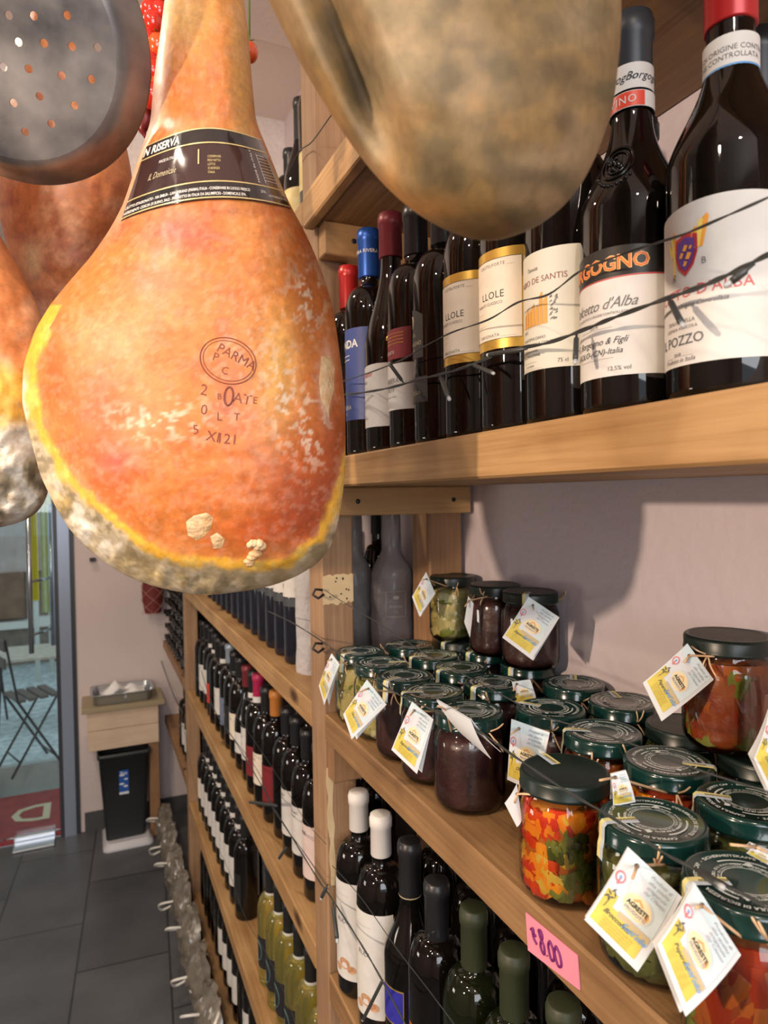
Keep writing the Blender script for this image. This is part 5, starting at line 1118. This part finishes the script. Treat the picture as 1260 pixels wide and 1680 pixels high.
mb = fillmesh((.22, .035, .012), (.34, .10, .02), 28, 'dark_pepper_oil', seed=2, core=.965); strips(mb, 70, [c3('pepper_deep_red', (.30, .03, .008)), c3('pepper_brown', (.26, .05, .01)), c3('pepper_rust', (.40, .10, .015)), PGR], (.016, .026), (.5, .9), 8); FM['redpepper'] = mesh_of(mb)
FM['dark'] = mesh_of(fillmesh((.045, .016, .018), (.075, .028, .026), 22, 'olive_paste', rough=.35, disp=.0012, seed=3))
mb = fillmesh((.34, .30, .10), (.48, .44, .20), 50, 'artichoke_oil', seed=4, core=.91); strips(mb, 130, [ART, ART2, ART, PGR], (.008, .016), (.4, .9), 6); FM['artichoke'] = mesh_of(mb)
mb = fillmesh((.07, .08, .02), (.12, .12, .03), 50, 'green_oil', seed=5, core=.91); strips(mb, 120, [GRN, GRN2, GRN], (.006, .014), (.3, .8), 7); FM['green'] = mesh_of(mb)
mb = fillmesh((.40, .03, .01), (.52, .08, .02), 50, 'red_oil', seed=6, core=.91); strips(mb, 110, [PRD, PRD, POR], (.01, .02), (.3, .7), 9); FM['red'] = mesh_of(mb)
SEALY = mat('seal_yellow', (.72, .66, .28), .5); SEALB = mat('seal_pale_blue', (.50, .58, .66), .5); SEALT = mat('seal_text', (.16, .12, .06), .6)
TAGP = mat('tag_card', (.70, .72, .74), .6); TB = mat('tag_sky', (.60, .72, .76), .6, col2=(.68, .78, .80), scale=40); TY = mat('tag_yellow', (.72, .60, .10), .6, col2=(.64, .50, .08), scale=60); TT_ = mat('tag_tan', (.58, .46, .26), .6); TC_ = mat('tag_cream', (.84, .72, .44), .6); TO = mat('tag_orange', (.82, .40, .14), .6); TR_ = mat('tag_red', (.70, .20, .22), .6); TBL = mat('tag_blue_writing', (.18, .38, .72), .6); TGY = mat('tag_grey_writing', (.38, .36, .42), .6); TOLV = mat('tag_olive_sprig', (.10, .10, .09), .6)
def seal(mb, ang):
    """short strip over lid rim at azimuth ang"""
    c, s_ = math.cos(ang), math.sin(ang); path = [(.012, .1123), (.033, .1131), (.0375, .1129), (.0396, .1105), (.0399, .100), (.0412, .094), (.0418, .084)]
    def pnt(r, z, w_, o=0): return Vector((r*c-w_*s_, r*s_+w_*c, z+o))
    mb.grid([[pnt(r, z, w_) for w_ in (-.0045, 0)] for r, z in path], SEALY, False); mb.grid([[pnt(r, z, w_) for w_ in (0, .0045)] for r, z in path], SEALB, False)
    mb.text('GARANZIA', .0038, SEALT, lambda x, y: pnt(.022-x, .1133+.0, y-.0013), bold=.03)
def raffia(mb, ang, rnd):
    for dz, rr in ((0, .0362), (.0012, .0366)):
        mb.tube([Vector(((rr+.0006*math.sin(3*a+rnd.random()*.3))*math.cos(a), (rr+.0005)*math.sin(a), .0935+dz+.0006*math.sin(a*2+rnd.random()))) for a in [k*PI/14 for k in range(28)]], .0008, RAFFIA, 5, True)
    k0 = Vector((.0375*math.cos(ang), .0375*math.sin(ang), .094)); mb.blob(k0, .0022, RAFFIA, 8)
    out = Vector((math.cos(ang), math.sin(ang), 0)); sd = Vector((-math.sin(ang), math.cos(ang), 0))
    for k in range(3):
        a = rnd.uniform(-1, 1); e = k0+out*rnd.uniform(.006, .012)+sd*a*.014+Vector((0, 0, rnd.choice([.016, -.02, .010])*rnd.uniform(.6, 1.1)))
        mb.tube(smooth_path([k0, k0.lerp(e, .5)+out*.003, e], 4), [.0009]*8+[.0005], RAFFIA, 5)
def tagcard(parent, q, origin, word='Sott\'olio', leaf=True, blank=False, hole=(.22, .10)):
    q = [p-origin for p in q]; n = (q[1]-q[0]).cross(q[3]-q[0]).normalized()
    if n.dot(CAM-origin-q[0]) < 0: n = -n
    bulge = .0018
    def f(s_, t, off=0): return (q[0]*(1-s_)+q[1]*s_)*(1-t)+(q[3]*(1-s_)+q[2]*s_)*t+n*(off+bulge*math.sin(PI*t)*(1 if t < .99 else 1))
    mb = MB(); G = [[f(i/6, j/6) for j in range(7)] for i in range(7)]; G2 = [[f(i/6, j/6, -.0005) for j in range(7)] for i in range(7)]
    mb.grid(G, TAGP); mb.grid([r_[::-1] for r_ in G2], TAGP)
    for e in (0, 6): mb.grid([[G[i][e], G2[i][e]] for i in range(7)], TAGP, False); mb.grid([G[e], G2[e]], TAGP, False)
    tg = mb.build('paper_tag', parent)
    if leaf:
        mb = MB(); q2 = (q[2]-q[1])*.0+Vector((0, 0, 0)); sh = (q[1]-q[0])*.10-(q[3]-q[0])*.02-n*.010
        def g(s_, t, off=0): return f(s_, t, off)+sh*t
        G = [[g(i/4, j/6, -.0012) for j in range(7)] for i in range(5)]; G2 = [[g(i/4, j/6, -.0017) for j in range(7)] for i in range(5)]; mb.grid(G, TAGP); mb.grid([r_[::-1] for r_ in G2], TAGP)
        for e in (0, 6): mb.grid([[G[i][e], G2[i][e]] for i in range(5)], TAGP, False)
        for e in (0, 4): mb.grid([G[e], G2[e]], TAGP, False)
        mb.build('back_leaf', tg)
    if not blank:
        mb = MB()
        def F_(o): return lambda x, y: f(x, y, o)
        def rect(x0, y0, x1, y1, m, o=.0003): mb.grid([[f(x0+(x1-x0)*i/4, y0+(y1-y0)*j/4, o) for j in range(5)] for i in range(5)], m)
        rect(.0, .0, .55, .16, TB); rect(.55, .02, .92, .62, TB); rect(.03, .66, .86, .93, TY); rect(.03, .52, .22, .66, TY)
        rect(.33, .635, .90, .70, TT_, .0005)
        el = lambda cx, cy, rx, ry, n_=20: [(cx+rx*math.cos(2*PI*k/n_), cy+ry*math.sin(2*PI*k/n_)) for k in range(n_)]
        mb.poly(el(.52, .47, .27, .155), TAGP, F_(.0006)); mb.poly(el(.52, .47, .245, .135), TC_, F_(.0008)); mb.poly([(.40, .42), (.50, .37), (.60, .42), (.56, .43), (.50, .40), (.44, .43)], TO, F_(.0010)); mb.poly(el(.70, .49, .03, .04, 8), TO, F_(.0010))
        mb.poly(el(.10, .33, .085, .07), TR_, F_(.0005)); mb.poly(el(.10, .33, .060, .05), TAGP, F_(.0007)); mb.poly(el(.10, .33, .025, .022, 8), TBL, F_(.0009)); rect(.085, .34, .115, .42, TR_, .0009)
        for (x, y, a) in ((.08, .55, .4), (.14, .58, -.5), (.10, .61, 1.2), (.16, .53, 1.0), (.06, .60, 2.2), (.12, .50, -1.1)): mb.poly([(x+.05*math.cos(a), y+.04*math.sin(a)), (x+.015*math.cos(a+1.6), y+.012*math.sin(a+1.6)), (x-.05*math.cos(a), y-.04*math.sin(a)), (x-.015*math.cos(a+1.6), y-.012*math.sin(a+1.6))], TOLV, F_(.0008))
        mb.poly([(.118, .60), (.128, .60), (.105, .72), (.095, .72)], TOLV, F_(.0008))
        def T(x0, y0, sx, sy): return lambda x, y: f(x0+x*sx, y0-y*sy, .0011)
        for k, s_ in enumerate(('Prodotti di', 'alta qualita', 'artigianale', 'del Cilento')): mb.text(s_, 1, TGY, T(.66, .09+k*.065, .085, .062), shear=.4)
        mb.text('AGRESTE', 1, INK, T(.52, .495, .092, .075), bold=.03); mb.text('PRODOTTI', 1, TGY, T(.52, .555, .075, .055), bold=.03)
        mb.text("Sott'olio", 1, TBL, T(.66, .755, .125, .095), shear=.5, bold=.02); mb.text(word, 1, TOLV, T(.36, .765, .105, .085), shear=.5, bold=.01)
        for k in range(4): mb.text('Coltivati e lavorati nella nostra azienda'[k:30+k], 1, mat('tag_brown_writing', (.46, .34, .06), .6), T(.44, .815+k*.035, .048, .034))
        mb.build('tag_print', tg)
    hp = f(*hole, .0012); e1 = (f(hole[0]+.05, hole[1])-f(*hole)).normalized(); e2 = n.cross(e1)
    MB().add([hp+(e1*math.cos(a*PI/6)+e2*math.sin(a*PI/6))*.0016 for a in range(12)], [list(range(12))], INK).build('punched_hole', tg)
    return hp
JG_LBL = 'preserve jars with green lids on the jar shelf'
def jar(x, y, z, fill, lid, label, sa=None, ra=PI, tq=None, word="Olive", blank=False, seed=0, sealed=True, leaf=True):
    rnd = random.Random(seed); x *= JS if z < ZJ+.01 else 1.005; y *= JS; org = Vector((x, y, z)); r = empty('preserve_jar', org); tag(r, label, 'jar', 'preserve jars on the jar shelf')
    def inst(n_, me, p):
        o = bpy.data.objects.new(n_, me); COL.objects.link(o); o.parent = p
        if p is r: o.scale = (JS, JS, JH/.1125)
        return o
    inst('glass_jar', JG, r); fo = inst('filling', FM[fill], r); l = inst('lid', LM[lid], r)
    fo.rotation_euler = (0, 0, rnd.uniform(0, 6) if fill != 'pepper' or seed != 19 else 0)
    if lid == 'green': lp = inst('lid_print', LPM, l); lp.rotation_euler = (0, 0, rnd.uniform(-1.2, 1.2) if seed not in (23, 24) else -.1)
    if sealed: mb = MB(); seal(mb, sa if sa is not None else PI+rnd.uniform(-.5, .7)); mb.build('seal_strip', r).scale = (JS, JS, JH/.1125)
    mb = MB(); raffia(mb, ra, rnd)
    if tq:
        hp = tagcard(r, [pt(a, b_, d) for a, b_, d in tq], org, word, leaf, blank)
        hd = math.atan2(hp.y, hp.x); k0 = Vector((.037*math.cos(hd), .037*math.sin(hd), .0938)); sd = Vector((-math.sin(hd), math.cos(hd), 0))
        for s_ in (-1, 1): mb.tube(smooth_path([k0+sd*s_*.012, k0.lerp(hp, .6)+sd*s_*.004, hp], 5), .0011, RAFFIA, 5)
        e = hp+(hp-k0)*.35+Vector((0, 0, -.006)); mb.tube([hp, e], .0010, RAFFIA, 5)
    mb.build('raffia_tie', r); return r
def tq(pts, d, dd=(0, 0, 0, 0)): return [(x, y, d+e) for (x, y), e in zip(pts, dd)]
ZJ = ZA+.0005; ZJ2 = ZJ+JH+.0005
RW = (.386, .476, .566)
LBL = 'green lidded jar '
jar(RW[0], .986, ZJ, 'artichoke', 'green', 'pale artichoke jar with tag in the front corner against the post', seed=1, tq=tq([(544, 1072), (557, 1090), (532, 1157), (523, 1125)], 1.045, (0, -.01, -.01, 0)), ra=-2.6)
jar(RW[1], .990, ZJ, 'dark', 'green', 'dark jar behind the corner artichoke jar, below the wrapped bottle', seed=2)
jar(RW[0], .904, ZJ, 'artichoke', 'green', 'pale artichoke jar second from the post in the front row', seed=3, sa=-.5, ra=-2.2)
jar(RW[1], .907, ZJ, 'dark', 'green', 'dark jar in the middle row, second from the post', seed=4)
jar(RW[0], .822, ZJ, 'dark', 'green', 'dark jar third in the front row with a tag facing the aisle', seed=5, tq=tq([(602, 1115), (634, 1156), (577, 1213), (563, 1172)], .855, (0, -.01, -.01, 0)), word='Olive', ra=-2.4)
jar(RW[1], .824, ZJ, 'dark', 'green', 'dark jar in the middle row, third from the post', seed=6, ra=-2.0)
jar(RW[1], .740, ZJ, 'dark', 'green', 'dark jar in the middle row just behind the large foreground dark jars', seed=7, ra=-2.3)
jar(RW[0], .740, ZJ, 'dark', 'green', 'dark jar with a bright upright tag, left of the nearest dark jar', seed=8, tq=tq([(676, 1151), (711, 1180), (684, 1270), (642, 1230)], .765, (0, -.01, -.01, 0)), word='Saporosa', ra=-2.5, sa=2.9)
jar(.388, .656, ZJ, 'dark', 'green', 'nearest dark jar with green lid and edge on grey tag on the front row', seed=9, tq=tq([(716, 1149), (772, 1182), (805, 1245), (757, 1204)], .655, (.02, -.01, -.01, .02)), blank=True, ra=-1.5, sa=2.4)
jar(RW[2], .985, ZJ, 'dark', 'black', 'dark lidded jar in the rear row carrying the artichoke jar', seed=12, ra=-2.4)
jar(RW[2], .90, ZJ, 'dark', 'green', 'jar in the rear row seen between the stacked artichoke and dark jars', seed=10, ra=-2.2)
jar(.572, .80, ZJ, 'dark', 'green', 'rear row jar that carries the dark jar with a hanging tag', seed=13, tq=tq([(840, 1119), (870, 1115), (880, 1148), (845, 1154)], .86), ra=-2.0)
jar(RW[2], .692, ZJ, 'dark', 'green', 'rear row jar with small seal on its lid, right below the stacked dark jar', seed=14, sa=.9, ra=-2.0)
jar(RW[2], .605, ZJ, 'green', 'green', 'rear row jar with dusty printed lid in front of the lit wall patch', seed=15, sa=1.2, ra=-1.9)
jar(RW[1], .622, ZJ, 'dark', 'green', 'middle row jar with a white tag partly behind the mixed pepper jar', seed=16, tq=tq([(839, 1180), (902, 1202), (878, 1300), (832, 1279)], .70, (0, -.01, -.01, 0)), ra=-2.2, sa=2.2)
jar(RW[1], .537, ZJ, 'redpepper', 'green', 'middle row jar with green printed lid directly behind the mixed pepper jar', seed=17, ra=-1.7, sa=2.6)
jar(.379, .477, ZJ, 'pepper', 'black', 'jar of mixed red, orange and green peppers with plain dark lid', seed=19, tq=tq([(848, 1286), (856, 1345), (848, 1357), (828, 1318)], .60), blank=True, ra=.3, sa=1.5, leaf=False)
jar(RW[2], .515, ZJ, 'green', 'dusty', 'rear row jar with dusty lid under the corner of the hanging tag', seed=18, ra=-1.6, sealed=False)
jar(RW[1], .452, ZJ, 'red', 'green', 'middle row jar with red filling right of the mixed pepper jar', seed=20, tq=tq([(1002, 1270), (1027, 1264), (1043, 1316), (1006, 1323)], .535), ra=-2.2, sa=-.9)
jar(.566, .425, ZJ, 'dark', 'black', 'black lidded jar in the rear row carrying the tall rust coloured jar', seed=21, ra=-1.8, sealed=False)
jar(.470, .366, ZJ, 'green', 'green', 'middle row jar of green vegetables behind the two front tags', seed=22, ra=-1.8, sa=2.4)
jar(.380, .376, ZJ, 'green', 'green', 'front row broccoli jar with printed safety lid and large tilted tag', seed=23, tq=tq([(1031, 1390), (1119, 1472), (1046, 1595), (959, 1509)], .430, (.0, -.005, -.02, -.01)), word='Broccoletti', ra=-2.3, sa=2.85)
jar(.372, .290, ZJ, 'redpepper', 'green', 'nearest jar at the lower right corner with reddish filling and tilted tag', seed=24, tq=tq([(1139, 1448), (1216, 1567), (1125, 1668), (1079, 1550)], .395, (.0, -.005, -.02, -.01)), word='Peperoni', ra=-2.2, sa=2.75)
jar(.478, .281, ZJ, 'green', 'green', 'middle row jar cut by the right edge, behind the nearest jar', seed=25, ra=-2.4, tq=tq([(1232, 1383), (1262, 1395), (1262, 1420), (1225, 1400)], .44))
jar(.570, 1.000, ZJ2, 'artichoke', 'black', 'artichoke jar stacked on the rear row beside the wrapped bottle', seed=31, tq=tq([(699, 938), (714, 974), (688, 1011), (676, 979)], 1.10, (0, 0, -.01, 0)), word='Carciofi', ra=-1.9, sealed=False)
jar(.572, .872, ZJ2, 'dark', 'dusty', 'dark stacked jar behind the one with the square tag', seed=32, tq=tq([(768, 978), (777, 990), (771, 1046), (762, 1022)], 1.00), blank=True, ra=-2.6, sealed=False)
jar(.574, .785, ZJ2, 'dark', 'dusty', 'dark stacked jar with a square tag hanging on its front', seed=33, tq=tq([(867, 979), (918, 1013), (872, 1082), (824, 1046)], .86, (0, -.005, -.02, -.01)), word='Saporosa', ra=-.6, sa=-2.35)
jar(.563, .455, ZJ2, 'redpepper', 'dusty', 'tall standing rust coloured pepper jar stacked at the right with tilted tag', seed=34, tq=tq([(1128, 1056), (1171, 1115), (1086, 1183), (1055, 1120)], .63, (0, -.005, -.015, 0)), word='Peperoni', ra=-2.9, sealed=False)
jar(.480, .285, ZJ2, 'redpepper', 'green', 'stacked jar beyond the right edge whose tag just shows', seed=35, tq=tq([(1262, 1165), (1305, 1195), (1268, 1312), (1237, 1245)], .47), ra=-2.9)

# ================================================================== FAIRY LIGHT STRINGS
BULB = mat('led_bulb', (.62, .66, .68), .15, trans=.4)
def lights(name, pts, xs, r_, label, bulbs=(), twist=True, sub=8):
    P = [at(a, b_, 0, xs if not isinstance(xs, (list, tuple)) else xs[i]) for i, (a, b_) in enumerate(pts)]; o_ = P[0].copy(); P = smooth_path([p-o_ for p in P], sub)
    e = empty(name, o_); tag(e, label, 'string lights'); mb = MB()
    if twist:
        for ph in (0, PI):
            mb.tube([p+Vector((0, math.cos(k*.55+ph), math.sin(k*.55+ph)))*r_*.9 for k, p in enumerate(P)], r_, WIRE, 6)
    else: mb.tube(P, r_, WIRE, 6)
    mb.build('cable', e)
    for (a, b_, c_, d_, s_) in bulbs:
        A = at(a, b_, 0, xs if not isinstance(xs, (list, tuple)) else xs[0])-o_; B = at(c_, d_, 0, (xs if not isinstance(xs, (list, tuple)) else xs[0])-.006)-o_; Dn = (B-A).normalized()
        h = MB().tube([A, A+Dn*.004*s_, A+Dn*.005*s_, B-Dn*.003*s_, B], [.0009*s_, .0010*s_, .0020*s_, .0021*s_, .0019*s_], WIRE, 10).build('bulb_holder', e)
        MB().tube([B, B+Dn*.003*s_, B+Dn*.0042*s_], [.0016*s_, .0016*s_, .0006*s_], BULB, 10).build('led_bulb', h)
    return e
XW1 = .336
lights('fairy_light_string', [(1330, 392), (1260, 418), (1200, 448), (1150, 470), (1090, 491), (1010, 520), (960, 540), (900, 562), (840, 574), (790, 592), (740, 610), (690, 622), (640, 636), (590, 645), (556, 648)], XW1, .0009, 'dark twisted fairy light cable sagging in front of the wine labels', [(1097, 489, 1118, 530, 1), (1238, 432, 1200, 462, 1.1), (946, 546, 944, 590, 1), (865, 572, 803, 582, 1), (775, 598, 808, 612, 1), (722, 615, 736, 652, 1.3), (662, 628, 640, 598, 1.1)])
lights('fairy_light_string', [(1330, 290), (1260, 324), (1190, 355), (1120, 385), (1060, 404), (1000, 425), (950, 446), (900, 483), (850, 496), (800, 525), (740, 546), (690, 572), (660, 590), (610, 610), (556, 628)], XW1-.002, .0005, 'thin light cable crossing the upper part of the wine labels', sub=6)
lights('fairy_light_string', [(532, 968), (570, 992), (620, 1022), (700, 1073), (790, 1122), (885, 1172), (960, 1195), (1040, 1222), (1130, 1258), (1262, 1300)], .334, .0006, 'thin cable from the upper hook crossing over the jar lids', twist=False)
lights('fairy_light_string', [(440, 1003), (480, 1022), (534, 1056), (580, 1092), (640, 1132), (700, 1160), (770, 1190), (850, 1245), (930, 1298), (1010, 1345), (1090, 1400), (1160, 1435), (1262, 1490)], .334, .0007, 'cable from the lower hook crossing the jars down to the right', [(1140, 1425, 1180, 1452, 1.2)])
lights('fairy_light_string', [(330, 1100), (352, 1165), (385, 1215), (430, 1290), (452, 1330), (480, 1375), (520, 1440), (545, 1475), (590, 1545), (625, 1605), (665, 1680), (690, 1720)], .334, .0010, 'fairy light cable sagging across the middle left bottles', [(455, 1322, 410, 1316, 1.6), (470, 1390, 458, 1408, 1.5), (537, 1452, 528, 1472, 1.5), (546, 1480, 553, 1540, 1.6), (628, 1608, 596, 1672, 1.2)])
lights('fairy_light_string', [(322, 1110), (360, 1180), (420, 1260), (440, 1312), (470, 1360), (500, 1400), (540, 1460)], .332, .0006, 'second thinner cable beside the sagging cable on the left bottles', sub=6)
lights('fairy_light_string', [(545, 1420), (590, 1470), (650, 1555), (700, 1620), (760, 1700)], .334, .0006, 'thin cable across the white walnut labels below the jar shelf', twist=False)
lights('fairy_light_string', [(380, 1165), (410, 1205), (460, 1280), (500, 1345), (535, 1385)], .333, .0005, 'thin slack wire across the pale labels left of the post', twist=False)
lights('fairy_light_string', [(300, 1190), (330, 1330), (372, 1420), (400, 1500), (440, 1570), (480, 1665), (490, 1720)], .330, .0006, 'thin wire hanging in front of the white wine bottles', twist=False)
lights('fairy_light_string', [(252, 1005), (258, 1060), (270, 1100), (285, 1140), (300, 1170)], .334, .0025, 'dark cable drooping at the far corner of the shelves', twist=False)
lights('fairy_light_string', [(470, 290), (490, 250), (508, 236), (520, 222), (550, 180), (590, 130)], .334, .0010, 'dark wire tied round the post near the ceiling', twist=False)
